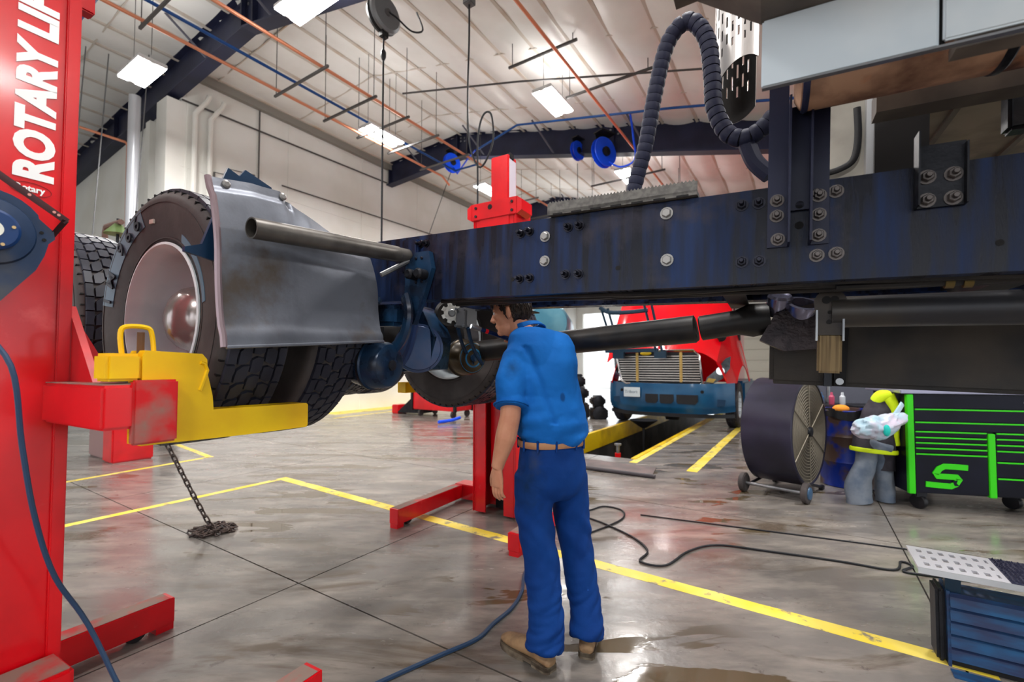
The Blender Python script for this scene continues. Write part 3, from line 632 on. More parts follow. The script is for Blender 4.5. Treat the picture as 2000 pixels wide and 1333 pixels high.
# ---- wheels
def tyre_mesh():
    R = 0.497
    prof = [(0.288, 0.040), (0.300, 0.028), (0.325, 0.021), (0.36, 0.014), (0.405, 0.006), (0.440, 0.001), (0.462, 0.0), (0.480, 0.005), (0.492, 0.015), (R, 0.030)]
    full = prof+[(R+0.002, 0.08), (R+0.003, 0.135), (R+0.002, 0.19)]+[(r, 0.27-y) for (r, y) in prof[::-1]]+[(0.280, 0.21), (0.280, 0.06)]
    m = MB(); m.lathe(full, axis=(0, 1, 0), seg=72, closed=True)
    for (r, w) in ((0.315, 0.003), (0.452, 0.002)):   # moulded rings on the sidewall
        y = 0.0235 if r < 0.4 else 0.0008
        m.lathe([(r-w, y), (r-w, y-0.003), (r+w, y-0.003), (r+w, y)], axis=(0, 1, 0), seg=72, closed=True)
    return m.mesh('tyre', M_rubber, 40)
def notch_mesh():
    m = MB()
    for k in range(56):
        a = 2*PI*k/56; m.box(0.480, 0.4975, 0.009, 0.024, -0.0032, 0.0032, Matrix.Rotation(-a, 4, 'Y'))
    return m.mesh('shoulder_notches', M_seam)
def tread_mesh():
    m = MB(); R0, R1_ = 0.494, 0.512
    def pt(th, y, r): return (r*math.cos(th), y, r*math.sin(th))
    def block(poly):
        n = len(poly); cx = sum(p[0] for p in poly)/n; cy = sum(p[1] for p in poly)/n
        lo = [pt(t, y, R0) for (t, y) in poly]; hi = [pt(cx+(t-cx)*0.93, cy+(y-cy)*0.93, R1_-0.0012*abs(y-0.135)/0.1) for (t, y) in poly]
        m.add(lo+hi, [[n+k for k in range(n)]]+[[k, (k+1) % n, n+(k+1) % n, n+k] for k in range(n)])
    N = 44; d = 2*PI/N
    for k in range(N):
        t = k*d
        for row, yc in enumerate((0.087, 0.135, 0.183)):
            tt = t+(0.5*d if row % 2 else 0); w = 0.0225; sk = (0.10*d) if row == 0 else (-0.10*d if row == 2 else 0)
            block([(tt-0.40*d-sk, yc-w), (tt+0.30*d-sk, yc-w), (tt+0.47*d, yc-0.002), (tt+0.40*d+sk, yc+w), (tt-0.30*d+sk, yc+w), (tt-0.47*d, yc+0.002)])
        for s in (0, 1):    # shoulder ribs
            a = [(t-0.485*d, 0.027), (t+0.485*d, 0.027), (t+0.485*d, 0.058), (t+0.2*d, 0.061), (t-0.1*d, 0.057), (t-0.485*d, 0.060)]
            block([(q, y if s == 0 else 0.27-y) for (q, y) in (a if s == 0 else a[::-1])])
    return m.mesh('tyre_tread', M_tread, 25)
ME_NOTCH = notch_mesh(); ME_TYRE = tyre_mesh(); ME_TREAD = tread_mesh()
M_rimsilver = mat('silver_rim', rgb(232, 238, 242), 0.38, 0.0, col2=rgb(212, 220, 226), scale=4)
def rim_mesh():
    m = MB(); m.lathe([(0.292, 0.030), (0.298, 0.024), (0.298, 0.018), (0.288, 0.016), (0.281, 0.024), (0.276, 0.040), (0.268, 0.055), (0.262, 0.075), (0.262, 0.16), (0.25, 0.19), (0.235, 0.215), (0.21, 0.228), (0.16, 0.23), (0.16, 0.238), (0.24, 0.238), (0.272, 0.21), (0.272, 0.06), (0.285, 0.04)], axis=(0, 1, 0), seg=56, closed=True)
    return m.mesh('rim', M_rimsilver, 40)
ME_RIM = rim_mesh()
ME_HUB = MB().lathe([(0.19, 0.232), (0.18, 0.222), (0.165, 0.205), (0.145, 0.18), (0.138, 0.14), (0.125, 0.105), (0.10, 0.078), (0.065, 0.06), (0.03, 0.052), (0.004, 0.05)], axis=(0, 1, 0), seg=36).mesh('hub_cap', mat('polished_hub', rgb(168, 158, 156), 0.2, 0.7), 60)
nut = MB()
nut.lathe([(0.014, 0.228), (0.014, 0.205), (0.01, 0.2)], axis=(0, 1, 0), seg=6); ME_NUT = nut.mesh('lug_nut', M_chrome)
def wheel(parent, x, y, face, label=None, spin=0.0, hub=True, z=0.0):
    """face -1: outer face towards -y at y ; +1: mirrored, outer face towards +y at y"""
    w = link('wheel', ME_RIM, parent, (x, y, z), (0, spin, 0 if face < 0 else PI))
    if label: w['label'] = label
    link('tyre', ME_TYRE, w); link('tyre_tread', ME_TREAD, w); link('shoulder_notches', ME_NOTCH, w)['kind'] = 'stuff'
    if hub:
        link('hub_cap', ME_HUB, w)
        for k in range(10): a = 2*PI*k/10; link('lug_nut', ME_NUT, w, (0.205*math.cos(a), 0, 0.205*math.sin(a)))
    return w
W1 = wheel(TR, 0, -0.03, -1, 'rear dual wheel with a deep silver rim')
wheel(TR, 0, 0.60, 1, hub=False, spin=0.3)
wheel(TR, 0, 1.84, -1, hub=False, spin=0.2); wheel(TR, 0, 2.44, 1, spin=0.1)
for y, f in ((0, -1), (0.60, 1), (1.84, -1), (2.44, 1)): wheel(TR, -1.33, y, f, hub=(y in (0, 2.44)), spin=0.4+y)
# raised sidewall lettering
M_emb = mat('sidewall_letter', rgb(64, 84, 104), 0.35)
M_patch = mat('sidewall_patch', rgb(92, 118, 138), 0.4)
def side_arc(r0, r1, a0, a1, yoff, m, name, n=24, th=0.002):
    MB().grid(lambda u, v: ((r0+(r1-r0)*v)*math.cos(a0+(a1-a0)*u), sidey((r0+(r1-r0)*v))-yoff, (r0+(r1-r0)*v)*math.sin(a0+(a1-a0)*u)), n, 3, thick=th).build(name, m, W1)
def sidey(r):
    prof = [(0.315, 0.024), (0.325, 0.021), (0.36, 0.014), (0.405, 0.006), (0.440, 0.001), (0.462, 0.0), (0.475, 0.004)]
    for (p, q) in zip(prof, prof[1:]):
        if p[0] <= r <= q[0]: return p[1]+(q[1]-p[1])*(r-p[0])/(q[0]-p[0])
    return 0.014 if r < 0.33 else 0.012
side_arc(0.388, 0.462, math.radians(173), math.radians(108), 0.0025, M_patch, 'sidewall_panel')
side_arc(0.318, 0.350, math.radians(62), math.radians(8), 0.0025, M_patch, 'sidewall_panel')
for k, ch in enumerate('1M 966'):
    if ch == ' ': continue
    a = math.radians(170-k*11.2); r = 0.391
    ux = Vector((math.sin(a), 0, -math.cos(a))); uy = Vector((math.cos(a), 0, math.sin(a))); nz_ = Vector((0, -1, 0))
    p = Vector((r*math.cos(a), -0.002, r*math.sin(a)))
    Mx = Matrix(((ux.x, uy.x, nz_.x, p.x), (ux.y, uy.y, nz_.y, p.y), (ux.z, uy.z, nz_.z, p.z), (0, 0, 0, 1)))
    text_mesh('sidewall_letter', ch, 0.094, M_tread, W1, Mx @ Matrix.Translation((-0.024, 0, 0)), extrude=0.003, bold=0.001)
MB().box(-0.075, -0.04, 0.003, 0.009, 0.375, 0.392).build('paper_label', mat('paper_label', rgb(214, 206, 196), 0.6), W1)
# ---- quarter fender and its tube bracket
topz = [(-0.087, 0.453), (-0.041, 0.462), (0.056, 0.48), (0.103, 0.482), (0.175, 0.488), (0.185, 0.46), (0.22, 0.44), (0.314, 0.408), (0.365, 0.39), (0.473, 0.364), (0.61, 0.322)]
def top_of(y):
    for (p, q) in zip(topz, topz[1:]):
        if p[0] <= y <= q[0]: return p[1]+(q[1]-p[1])*(y-p[0])/(q[0]-p[0])
    return topz[0][1] if y < topz[0][0] else topz[-1][1]
def fend(u, v):
    y = -0.075+u*0.693; zb = -0.117+0.051*u; zt = top_of(y)
    if u < 0.06: y -= (0.06-u)*0.1*(v-0.5)*2+0.0
    z = zb+(zt-zb)*v
    x = 0.545-0.10*max(0, v-0.55)**1.6*2+0.012*(1-v)**4*4
    bl = max(0, 1-abs(z-0.35)/0.10)*max(0, 1-abs(y-0.27)/0.16); x += 0.028*bl          # pressed bulge
    if 0.02 < v < 0.12: x += 0.006*math.sin(PI*(v-0.02)/0.10)
    if v > 0.93 and u < 0.4: x -= 0.012
    return (x, y, z)
FD = MB().grid(fend, 60, 60, thick=0.004).build('quarter_fender', M_fender, TR, ang=60); FD['label'] = 'dull grey aluminium quarter fender'
MB().tube([Vector(fend(0, v/16))+Vector((-0.006, -0.004, 0)) for v in range(17)], (0.011), 8).build('rolled_edge', mat('fender_edge', rgb(150, 132, 138), 0.35, 0.6), FD)
MB().tube([Vector(fend(u/16, 0))+Vector((0.0, 0, 0.0)) for u in range(17)], 0.006, 6).build('bottom_hem', M_fender, FD)
for (u, v) in ((0.06, 0.965), (0.36, 0.965)):
    p = Vector(fend(u, v)); MB().lathe([(0.014, 0), (0.014, 0.006), (0.008, 0.010)], c=p, axis=(1, 0, 0), seg=12).build('rivet', M_boltl, FD)
M_flap = mat('dark_blue_bracket', rgb(20, 50, 80), 0.4)
MB().prism([(-0.03, 0.46), (-0.01, 0.515), (0.03, 0.50), (0.05, 0.53), (0.15, 0.50), (0.16, 0.47)], 0.44, 0.452, 'yz').build('mounting_bracket', M_flap, FD)
MB().prism([(-0.155, 0.20), (-0.105, 0.22), (-0.06, 0.36), (-0.05, 0.17), (-0.155, 0.185)], 0.48, 0.495, 'yz').build('mounting_bracket', M_flap, FD)
# hollow support tube
ta = Vector((0.595, -0.005, 0.288)); tb = Vector((0.60, 0.77, 0.352)); td = (tb-ta).normalized(); tl = (tb-ta).length
TB = MB().lathe([(0.036, 0), (0.036, tl*0.88), (0.033, tl*0.885), (0.033, tl), (0.02, tl), (0.031, tl*0.5), (0.031, 0)], c=ta, axis=td, seg=24, closed=True).build('fender_tube', mat('dull_tube', rgb(112, 108, 104), 0.4, 0.55, col2=rgb(84, 80, 76), scale=6), TR)
MB().box(0.56, 0.66, 0.745, 0.77, 0.27, 0.43, bev=0.006).build('tube_mount', M_frame, TB)
MB().tube([(0.56, 0.62, 0.24), (0.62, 0.75, 0.33)], 0.012, 8).build('brace_rod', M_steel, TB)
# ---- spring hanger and brackets at the rail end
hb = MB(); hb.prism([(0.60, 0.16), (0.60, 0.30), (0.66, 0.36), (0.74, 0.36), (0.76, 0.28), (0.72, 0.16), (0.66, 0.02), (0.58, 0.02)], 0.735, 0.765, 'xz'); HB = hb.build('spring_hanger', M_oily, TR)
for (x, z) in ((0.665, 0.25), (0.72, 0.25)): MB().lathe([(0.024, 0), (0.024, -0.05), (0.016, -0.06)], c=(x, 0.735, z), axis=(0, 1, 0), seg=14).build('pivot_pin', M_dark, HB)
MB().tube(spline([(0.62, 0.72, 0.15), (0.66, 0.70, 0.05), (0.60, 0.72, -0.06), (0.46, 0.74, -0.13), (0.25, 0.76, -0.16)], 6), [(0.035, 0.02)]*25, 8).build('spring_beam', M_oily, TR)
SB = MB().lathe([(0.05, 0.68), (0.06, 0.60), (0.06, 0.50), (0.05, 0.42)], c=(0.43, 0, 0.06), axis=(0, 1, 0), seg=20).build('air_spring', M_black2, TR)
MB().box(0.32, 0.50, 0.40, 0.70, 0.115, 0.15, bev=0.01).build('spring_seat', M_oily, SB)
MB().box(0.38, 0.60, 0.67, 0.76, 0.01, 0.11, bev=0.02).build('axle_seat', M_oily, SB)
# ---- brake chambers
def chamber(c, r, ln, m, m2, ax=(1, 0, 0)):
    ch = MB().lathe([(r*0.5, 0), (r*0.86, 0.012), (r*0.95, ln*0.3), (r, ln*0.42), (r*1.06, ln*0.45), (r*1.06, ln*0.52), (r, ln*0.55), (r*0.97, ln*0.85), (r*0.88, ln*0.96), (r*0.72, ln), (r*0.3, ln*1.01)], c=c, axis=ax, seg=30).build('brake_chamber', m, TR)
    MB().lathe([(r*1.08, ln*0.455), (r*1.08, ln*0.515)], c=c, axis=ax, seg=30).build('clamp_ring', M_dark, ch)
    MB().lathe([(r*0.22, ln), (r*0.22, ln*1.05), (r*0.12, ln*1.06)], c=c, axis=ax, seg=12).build('end_bolt', m2, ch)
    return ch
chamber((0.39, 0.655, -0.175), 0.112, 0.20, M_oily, M_dark, (0.96, 0.1, 0))
c2 = chamber((0.30, 1.53, -0.13), 0.112, 0.24, mat('brown_chamber', rgb(64, 52, 34), 0.3, 0.4, col2=rgb(40, 34, 28), scale=5), M_oily, (0.93, -0.36, 0))
MB().lathe([(0.05, 0.243), (0.092, 0.235), (0.094, 0.228), (0.05, 0.23)], c=(0.30, 1.53, -0.13), axis=(0.93, -0.36, 0), seg=26, closed=True).build('blue_end_ring', mat('blue_ring', rgb(34, 100, 140), 0.35), c2)
# ---- drive axle
AX = MB()
AX.tube([(0, 0.60, 0), (0, 0.95, 0), (0, 1.05, 0), (0, 1.40, 0), (0, 1.5, 0), (0, 1.84, 0)], [0.075, 0.08, 0.16, 0.16, 0.08, 0.075], 18)
AX = AX.build('drive_axle', M_black2, TR)
MB().lathe([(0.21, -0.17), (0.23, -0.05), (0.20, 0.08), (0.15, 0.17), (0.11, 0.33), (0.095, 0.40)], c=(-0.25, 1.55, -0.03), axis=(1, 0, 0.1), seg=28).build('differential', M_oily, AX)
for (y) in (0.62, 1.82): MB().lathe([(0.20, 0), (0.205, 0.05), (0.20, 0.08)], c=(0, y if y < 1 else y-0.1, 0), axis=(0, 1, 0), seg=32).build('brake_drum', M_black2, AX)
PC = MB().lathe([(0.10, -0.12), (0.13, -0.02), (0.135, -0.02), (0.135, 0.0), (0.122, 0.002), (0.118, 0.008), (0.05, 0.012), (0.005, 0.012)], c=(0.45, 1.02, -0.085), axis=(0.72, -0.69, 0.05), seg=32).build('gear_cover', mat('blue_grey_casting', rgb(54, 66, 98), 0.3, 0.2, col2=rgb(30, 60, 98), scale=9), AX)
MB().prism([(0.30, -0.22), (0.50, -0.20), (0.52, -0.02), (0.44, 0.12), (0.36, 0.16), (0.26, 0.0)], 1.06, 1.22, 'xz').build('casting', M_oily, AX)
MB().tube(spline([(0.60, 0.80, 0.16), (0.56, 0.86, 0.02), (0.46, 0.92, -0.12), (0.36, 0.96, -0.2)], 6), 0.018, 8).build('air_hose', mat('hose_bluegrey', rgb(46, 70, 120), 0.4), AX)
# flash-lit valve the mechanic is looking at
VL = MB().box(0.545, 0.625, 1.21, 1.33, 0.04, 0.155, bev=0.012).build('height_valve', M_grey, TR)
vg = MB()
for k in range(7):
    a = 2*PI*k/7; vg.box(0.035, 0.058, -0.012, 0.012, -0.006, 0.006, Matrix.Translation((0.53, 1.20, 0.123)) @ Vector((0.75, -0.66, 0)).to_track_quat('Z', 'Y').to_matrix().to_4x4() @ Matrix.Rotation(a, 4, 'Z'))
vg.lathe([(0.044, -0.006), (0.044, 0.006)], c=(0.53, 1.20, 0.123), axis=(0.75, -0.66, 0), seg=24)
vg.build('toothed_disc', mat('bright_disc', rgb(236, 236, 230), 0.35, 0.2), VL)
MB().lathe([(0.022, 0.006), (0.022, 0.014), (0.016, 0.018)], c=(0.53, 1.20, 0.123), axis=(0.75, -0.66, 0), seg=16).build('centre_nut', M_steel, VL)
MB().lathe([(0.075, -0.05), (0.085, -0.02), (0.07, 0.0)], c=(0.50, 1.22, 0.12), axis=(0.75, -0.66, 0), seg=26).build('valve_body', M_black2, VL)
for (x, z) in ((0.56, 0.145), (0.615, 0.145), (0.56, 0.05), (0.615, 0.05)): MB().lathe([(0.008, 0), (0.008, -0.012)], c=(x, 1.21, z), axis=(0, 1, 0), seg=8).build('valve_bolt', M_steel, VL)
for dx in (0.0, 0.07): MB().tube(spline([(0.55+dx, 1.24, 0.04), (0.53+dx, 1.30, -0.03), (0.50+dx, 1.40, -0.10), (0.52+dx, 1.45, -0.17)], 5), 0.012, 8).build('air_hose', M_oily, VL)
# ---- drive shaft, yoke, hanger
DS = MB().tube([(0.05, 1.55, -0.12), (0.25, 1.55, -0.112), (1.79, 1.55, 0.048), (1.80, 1.55, 0.05)], [0.05, 0.066, 0.070, 0.06], 22).build('drive_shaft', M_black2, TR)
MB().tube([(1.815, 1.55, 0.051), (1.82, 1.55, 0.052), (1.98, 1.55, 0.078), (2.04, 1.55, 0.088), (2.12, 1.55, 0.098)], [0.055, 0.062, 0.060, 0.08, 0.07], 22).build('slip_sleeve', M_black2, DS)
YK = MB(); YK.prism([(2.08, -0.02), (2.16, -0.06), (2.26, -0.05), (2.29, 0.0), (2.285, 0.08), (2.25, 0.115), (2.13, 0.08)], 1.16, 1.28, 'xz')
YK.v = [(2.09+(x-2.09)*1.22, y+0.33, 0.098+(z-0.068)*1.22) for x, y, z in YK.v]
YK = YK.build('universal_joint', mat('greasy_casting', rgb(56, 48, 50), 0.35, 0.4, col2=rgb(36, 30, 34), scale=14, bump=0.4, bscale=50), TR)
M_shiny = mat('shiny_cap', rgb(128, 128, 150), 0.22, 0.8)
MB().lathe([(0.048, -0.06), (0.053, -0.03), (0.053, 0.025), (0.044, 0.036), (0.036, 0.03), (0.018, 0.03)], c=(2.155, 1.53, 0.168), axis=(0.15, -0.45, 0.88), seg=24).build('bearing_cap', M_shiny, YK)
MB().lathe([(0.063, -0.036), (0.07, 0.0), (0.07, 0.022), (0.053, 0.024), (0.048, -0.012)], c=(2.245, 1.53, 0.14), axis=(0.2, -0.5, 0.84), seg=26).build('yoke_ear', M_shiny, YK)
HG = MB().prism([(2.258, 0.015-0.03), (2.335, 0.015-0.03), (2.337, 0.06)]+[(2.2965+0.047*math.cos(a), 0.098+0.042*math.sin(a)) for a in [-0.3+0.35*k for k in range(11)]]+[(2.256, 0.06)], 0.985, 1.0, 'xz').build('shaft_hanger', mat('hanger_brown', rgb(62, 56, 52), 0.5, 0.3, col2=rgb(44, 40, 40), scale=10), TR)
for (x, z, r) in ((2.285, 0.105, 0.013), (2.308, 0.105, 0.013), (2.295, 0.063, 0.006), (2.294, 0.03, 0.008)): MB().lathe([(r, 0), (r, -0.004)], c=(x, 0.985, z), axis=(0, 1, 0), seg=12).build('round_hole', M_seam, HG)
for x in (2.258, 2.333): MB().box(x-0.003, x+0.003, 0.975, 1.0, -0.035, 0.07).build('hanger_flange', M_steel, HG)
MB().box(2.262, 2.332, 0.99, 1.02, -0.145, -0.012, bev=0.006).build('worn_block', mat('worn_pale_rubber', rgb(136, 116, 84), 0.8, col2=rgb(98, 82, 60), scale=3, stretch=(30, 1, 1)), HG)
MB().box(2.265, 2.33, 0.985, 1.0, 0.13, 0.17).build('hanger_tab', M_black2, HG)
MB().cyl((2.30, 1.02, 0.066), (3.6, 1.02, 0.078), 0.053, 24).build('gear_shift_tube', mat('dark_tube', rgb(50, 50, 54), 0.38, 0.3, col2=rgb(62, 58, 54), scale=4), TR)
# ---- far side tank
TK = MB().box(2.12, 3.6, 1.74, 2.20, -0.215, 0.09, bev=0.02).build('black_tank', M_blackbox, TR)
MB().box(2.345, 2.375, 1.70, 1.74, -0.215, 0.06).build('tank_strap', M_dark, TK)
MB().prism([(2.385, -0.213), (2.43, -0.213), (2.44, 0.06), (2.385, 0.06)], 1.715, 1.74, 'xz').build('tank_step', M_seam, TK)
MB().lathe([(0.016, 0), (0.016, -0.02)], c=(2.405, 1.715, -0.19), axis=(0, 1, 0), seg=10).build('drain_bolt', M_steel, TK)
# ---- upright bracket on the near rail
UP = MB(); UP.box(2.160, 2.166, 0.70, 0.77, 0.25, 0.70); UP.box(2.216, 2.222, 0.70, 0.77, 0.25, 0.655); UP.box(2.160, 2.222, 0.755, 0.762, 0.36, 0.685)
UP = UP.build('cab_post', M_navy, TR)
MB().box(2.105, 2.160, 0.762, 0.770, 0.25, 0.83).build('post_flange', M_navy, UP); MB().box(2.222, 2.268, 0.762, 0.770, 0.25, 0.69).build('post_flange', M_navy, UP)
for (x, z) in ((2.131, 0.398), (2.131, 0.349), (2.135, 0.274), (2.242, 0.398), (2.242, 0.34), (2.242, 0.276)): link('stud_bolt', me_mid, UP, (x, 0.762, z))
for z in (0.375, 0.315): MB().lathe([(0.012, 0), (0.012, -0.001)], c=(2.192, 0.756 if z > 0.36 else 0.7695, z), axis=(0, 1, 0), seg=14).build('round_hole', M_seam, UP)
BK = MB(); BK.box(2.465, 2.469, 0.72, 0.77, 0.325, 0.53); BK.box(2.567, 2.571, 0.735, 0.77, 0.325, 0.49); BK.box(2.465, 2.571, 0.757, 0.766, 0.325, 0.50)
BK = BK.build('mount_bracket', M_dark, TR)
for (x, z) in ((2.49, 0.41), (2.545, 0.41), (2.49, 0.345), (2.545, 0.345)): link('stud_bolt', me_mid, BK, (x, 0.757, z))
# ---- grip board on the rail
GB = MB(); GB.box(1.335, 1.895, 0.745, 0.93, 0.452, 0.466); GB.box(1.335, 1.895, 0.745, 0.752, 0.450, 0.497); GB.box(1.335, 1.895, 0.923, 0.93, 0.450, 0.497)
GB = GB.build('tread_board', mat('grip_board', rgb(116, 114, 110), 0.7, col2=rgb(96, 94, 92), scale=60), TR)
sm = MB()
for k in range(44): x = 1.345+k*0.0125; sm.prism([(x-0.005, 0.497), (x+0.005, 0.497), (x, 0.504)], 0.745, 0.752, 'xz')
sm.build('serrated_edge', MATS['grip_board'], GB)
for k in range(7): MB().box(1.36+k*0.078, 1.40+k*0.078, 0.742, 0.745, 0.447, 0.454).build('weld_tab', M_seam, GB)
# ---- spiral wrapped hose
hp = spline([(1.60, 0.95, 0.46), (1.635, 0.95, 0.62), (1.67, 0.95, 0.761), (1.702, 0.95, 0.962), (1.748, 0.95, 1.15), (1.823, 0.95, 1.21), (1.889, 0.95, 1.12), (1.912, 0.95, 0.965), (1.922, 0.95, 0.845), (1.968, 0.95, 0.737), (2.028, 0.95, 0.705), (2.085, 0.95, 0.73), (2.13, 0.95, 0.78)], 8)
HS = MB().tube(hp, 0.021, 10).build('suzie_hose', M_cord, TR); HS['label'] = 'black spiral wrapped hose looping up and down'
def sample(path, s):
    acc = 0
    for a, b in zip(path, path[1:]):
        l_ = (b-a).length
        if acc+l_ >= s: return a+(b-a)*((s-acc)/l_), (b-a).normalized()
        acc += l_
    return path[-1], (path[-1]-path[-2]).normalized()
tot = sum((b-a).length for a, b in zip(hp, hp[1:])); M_wrap = mat('hose_wrap', rgb(34, 37, 60), 0.6)
s = 0.01
while s < tot-0.035:
    pts = [sample(hp, s+q*0.030/3) for q in range(4)]
    MB().tube([p for p, d in pts], [0.0285, 0.0315, 0.032, 0.0305], 12).build('wrap_turn', M_wrap, HS); s += 0.0325
MB().tube(spline([(2.03, 0.96, 0.70), (2.06, 0.97, 0.62), (2.11, 0.97, 0.56)], 5), 0.03, 10).build('suzie_hose', M_wrap, TR)
# ---- perforated heat shield
M_shield = mat('pale_perforated_shield', rgb(222, 218, 216), 0.35, 0.35)
NU, NV = 60, 40
def shield(rad, th_, m, name, parent):
    def pt(i, j):
        th = math.radians(-45)-i/NU*math.radians(262); c = math.cos(th+math.radians(62))
        zb = 0.945+0.085*c; return (2.0+rad*math.cos(th), 1.06+rad*math.sin(th), zb+(1.32-zb)*j/NV)
    bm = bmesh.new(); grid = [[bm.verts.new(pt(i, j)) for j in range(NV+1)] for i in range(NU+1)]
    for i in range(NU):
        for j in range(NV):
            slot = (i % 3 == 1) and 3 <= i <= NU-3 and (((j+(i//3 % 2)*4) % 8) in (0, 1, 2, 3, 4)) and 8 < j < 39
            if not slot: bm.faces.new((grid[i][j], grid[i+1][j], grid[i+1][j+1], grid[i][j+1]))
    bmesh.ops.delete(bm, geom=[v for v in bm.verts if not v.link_faces], context='VERTS'); bmesh.ops.solidify(bm, geom=bm.faces[:], thickness=th_)
    me = bpy.data.meshes.new(name); bm.to_mesh(me); bm.free(); me.materials.append(m); return link(name, me, parent)
SH = shield(0.090, 0.002, M_shield, 'heat_shield', TR); shield(0.0865, 0.001, mat('lining_black', rgb(40, 38, 38), 0.8), 'dark_lining', SH)  # second, darker sheet just inside the pale one
# ---- deck fairing, exhaust and cab parts above the rail
M_pale = mat('pale_blue_grey_panel', rgb(238, 245, 248), 0.4, 0.0, col2=rgb(218, 230, 238), scale=3, bump=0.05, bscale=14)
M_tan = mat('dusty_underside', rgb(112, 104, 96), 0.7, col2=rgb(86, 80, 76), scale=5)
DP = MB().prism([(1.875, 0.862), (1.93, 0.866), (2.085, 0.748), (3.6, 0.748), (3.6, 1.3), (1.875, 1.3)], -0.02, 0.41, 'xz').build('deck_box', M_tan, TR)
MB().box(2.088, 2.426, 0.395, 0.405, 0.575, 0.748, bev=0.004).build('fairing_panel', M_pale, TR); MB().box(2.432, 3.6, 0.392, 0.404, 0.585, 0.748, bev=0.004).build('fairing_panel', M_pale, TR)
MB().box(2.42, 2.438, 0.406, 0.411, 0.58, 0.745).build('gap_shade_strip', M_seam, TR); MB().box(2.09, 3.6, 0.393, 0.408, 0.572, 0.577).build('fairing_hem', M_alu, TR)  # dark strip behind the panel gap stands in for its shade
M_rust = mat('rusty_muffler', rgb(196, 158, 130), 0.8, col2=rgb(92, 60, 50), scale=6, mix=(0.42, 0.62), detail=8, wear=rgb(204, 128, 84), wscale=5, wth=(0.54, 0.68))
MU = MB().lathe([(0.03, 2.168), (0.135, 2.172), (0.158, 2.185), (0.165, 2.20), (0.165, 3.5)], c=(0, 0.66, 0.80), axis=(1, 0, 0), seg=40).build('muffler', M_rust, TR)
MB().lathe([(0.166, 2.188), (0.170, 2.195), (0.166, 2.205)], c=(0, 0.66, 0.80), axis=(1, 0, 0), seg=40).build('end_rim', mat('rim_blue', rgb(56, 62, 92), 0.35, 0.5), MU)
for x in (2.60, 2.70): MB().lathe([(0.166, x), (0.169, x+0.004), (0.169, x+0.018), (0.166, x+0.022)], c=(0, 0.66, 0.80), axis=(1, 0, 0), seg=40).build('muffler_band', M_dark, MU)
MB().box(2.46, 3.6, 0.42, 0.47, 0.575, 0.60).build('shelf_angle', M_tan, TR)
MB().box(2.40, 3.6, 0.90, 0.98, 0.685, 0.76).build('underside_beam', M_tan, TR)
CB = MB().box(2.33, 2.50, 1.60, 1.62, 0.60, 1.3, bev=0.01).build('cab_panel', mat('cab_grey', rgb(176, 172, 162), 0.5, col2=rgb(150, 146, 138), scale=4), TR)
MB().tube(spline([(2.44, 1.58, 1.03), (2.445, 1.58, 0.9), (2.43, 1.58, 0.80), (2.38, 1.58, 0.765), (2.33, 1.58, 0.755)], 5), [(0.014, 0.008)]*21, 8).build('grab_strip', M_black, CB)
MB().box(2.47, 2.50, 1.55, 1.62, 0.60, 1.3).build('pale_edge', M_alu, CB)
MB().box(2.46, 2.62, 1.30, 1.32, 0.60, 1.25).build('dark_sheet', M_seam, TR)  # plain dark sheet filling the dark area beside the cab panel
UF = MB().box(2.62, 3.6, 1.2, 2.2, 0.86, 0.92).build('cab_floor', mat('beige_underside', rgb(150, 140, 124), 0.7, col2=rgb(112, 104, 94), scale=4), TR)
MB().cyl((2.60, 1.05, 0.80), (2.86, 1.05, 0.80), 0.035, 16).build('damper', M_navy, UF)
for k in range(3): MB().box(2.7+k*0.3, 2.72+k*0.3, 1.2, 2.2, 0.845, 0.86).build('floor_rib', M_tan, UF)
MB().box(2.78, 2.85, 1.15, 1.22, 0.66, 0.84, bev=0.01).build('mount_rubber', M_dark, UF)
# ================================================================== red truck over the pit
def arr(parent, pts): pass
RT = thing('red_truck', 'red truck with blue bumper and chrome grille parked over the pit', 'truck', Bw(-2.70, 10.4, 0), BH)
M_tred = mat('truck_red_gloss', rgb(232, 10, 26), 0.16, coat=0.6, col2=rgb(222, 8, 24), scale=1)
M_tblue = mat('bumper_blue', rgb(16, 78, 118), 0.32, col2=rgb(12, 66, 104), scale=2, coat=0.2)
M_glass = mat('dark_glass', rgb(18, 24, 32), 0.05, spec=0.8)
M_lens = mat('headlight_lens', rgb(70, 78, 84), 0.08, coat=0.5, col2=rgb(20, 26, 34), scale=6)
M_bar = mat('guard_blue_black', rgb(12, 42, 62), 0.35)
# bumper, curved in plan
def bow(x, d=0.55): return d*(abs(x)/1.45)**3.2
def bump(u, v):
    x = -1.45+2.84*u; z = 0.32+0.08*abs(2*u-1)**3+0.68*v-0.06*v*abs(2*u-1)**3; y = bow(x)+0.05*(1-math.sin(PI*(0.15+0.7*v)))*1.4
    if v < 0.1: y += 0.05
    return (x, y, z)
BP = MB().grid(bump, 40, 12, thick=0.03).build('bumper', M_tblue, RT, ang=50)
MB().grid(lambda u, v: (-1.42+2.8*u, bow(-1.42+2.8*u)+0.07, 0.26+0.08*v), 40, 1, thick=0.02).build('lower_lip', M_black, BP)
for k, (xa, xb) in enumerate(((-0.40, -0.12), (-0.08, 0.22), (0.28, 0.72))):
    MB().prism([(xa+0.03, 0.56), (xb-0.05, 0.56), (xb, 0.62), (xb, 0.76), (xa, 0.76), (xa, 0.6)], -0.02+bow((xa+xb)/2), 0.05+bow((xa+xb)/2), 'xz').build('air_intake', M_black, BP)
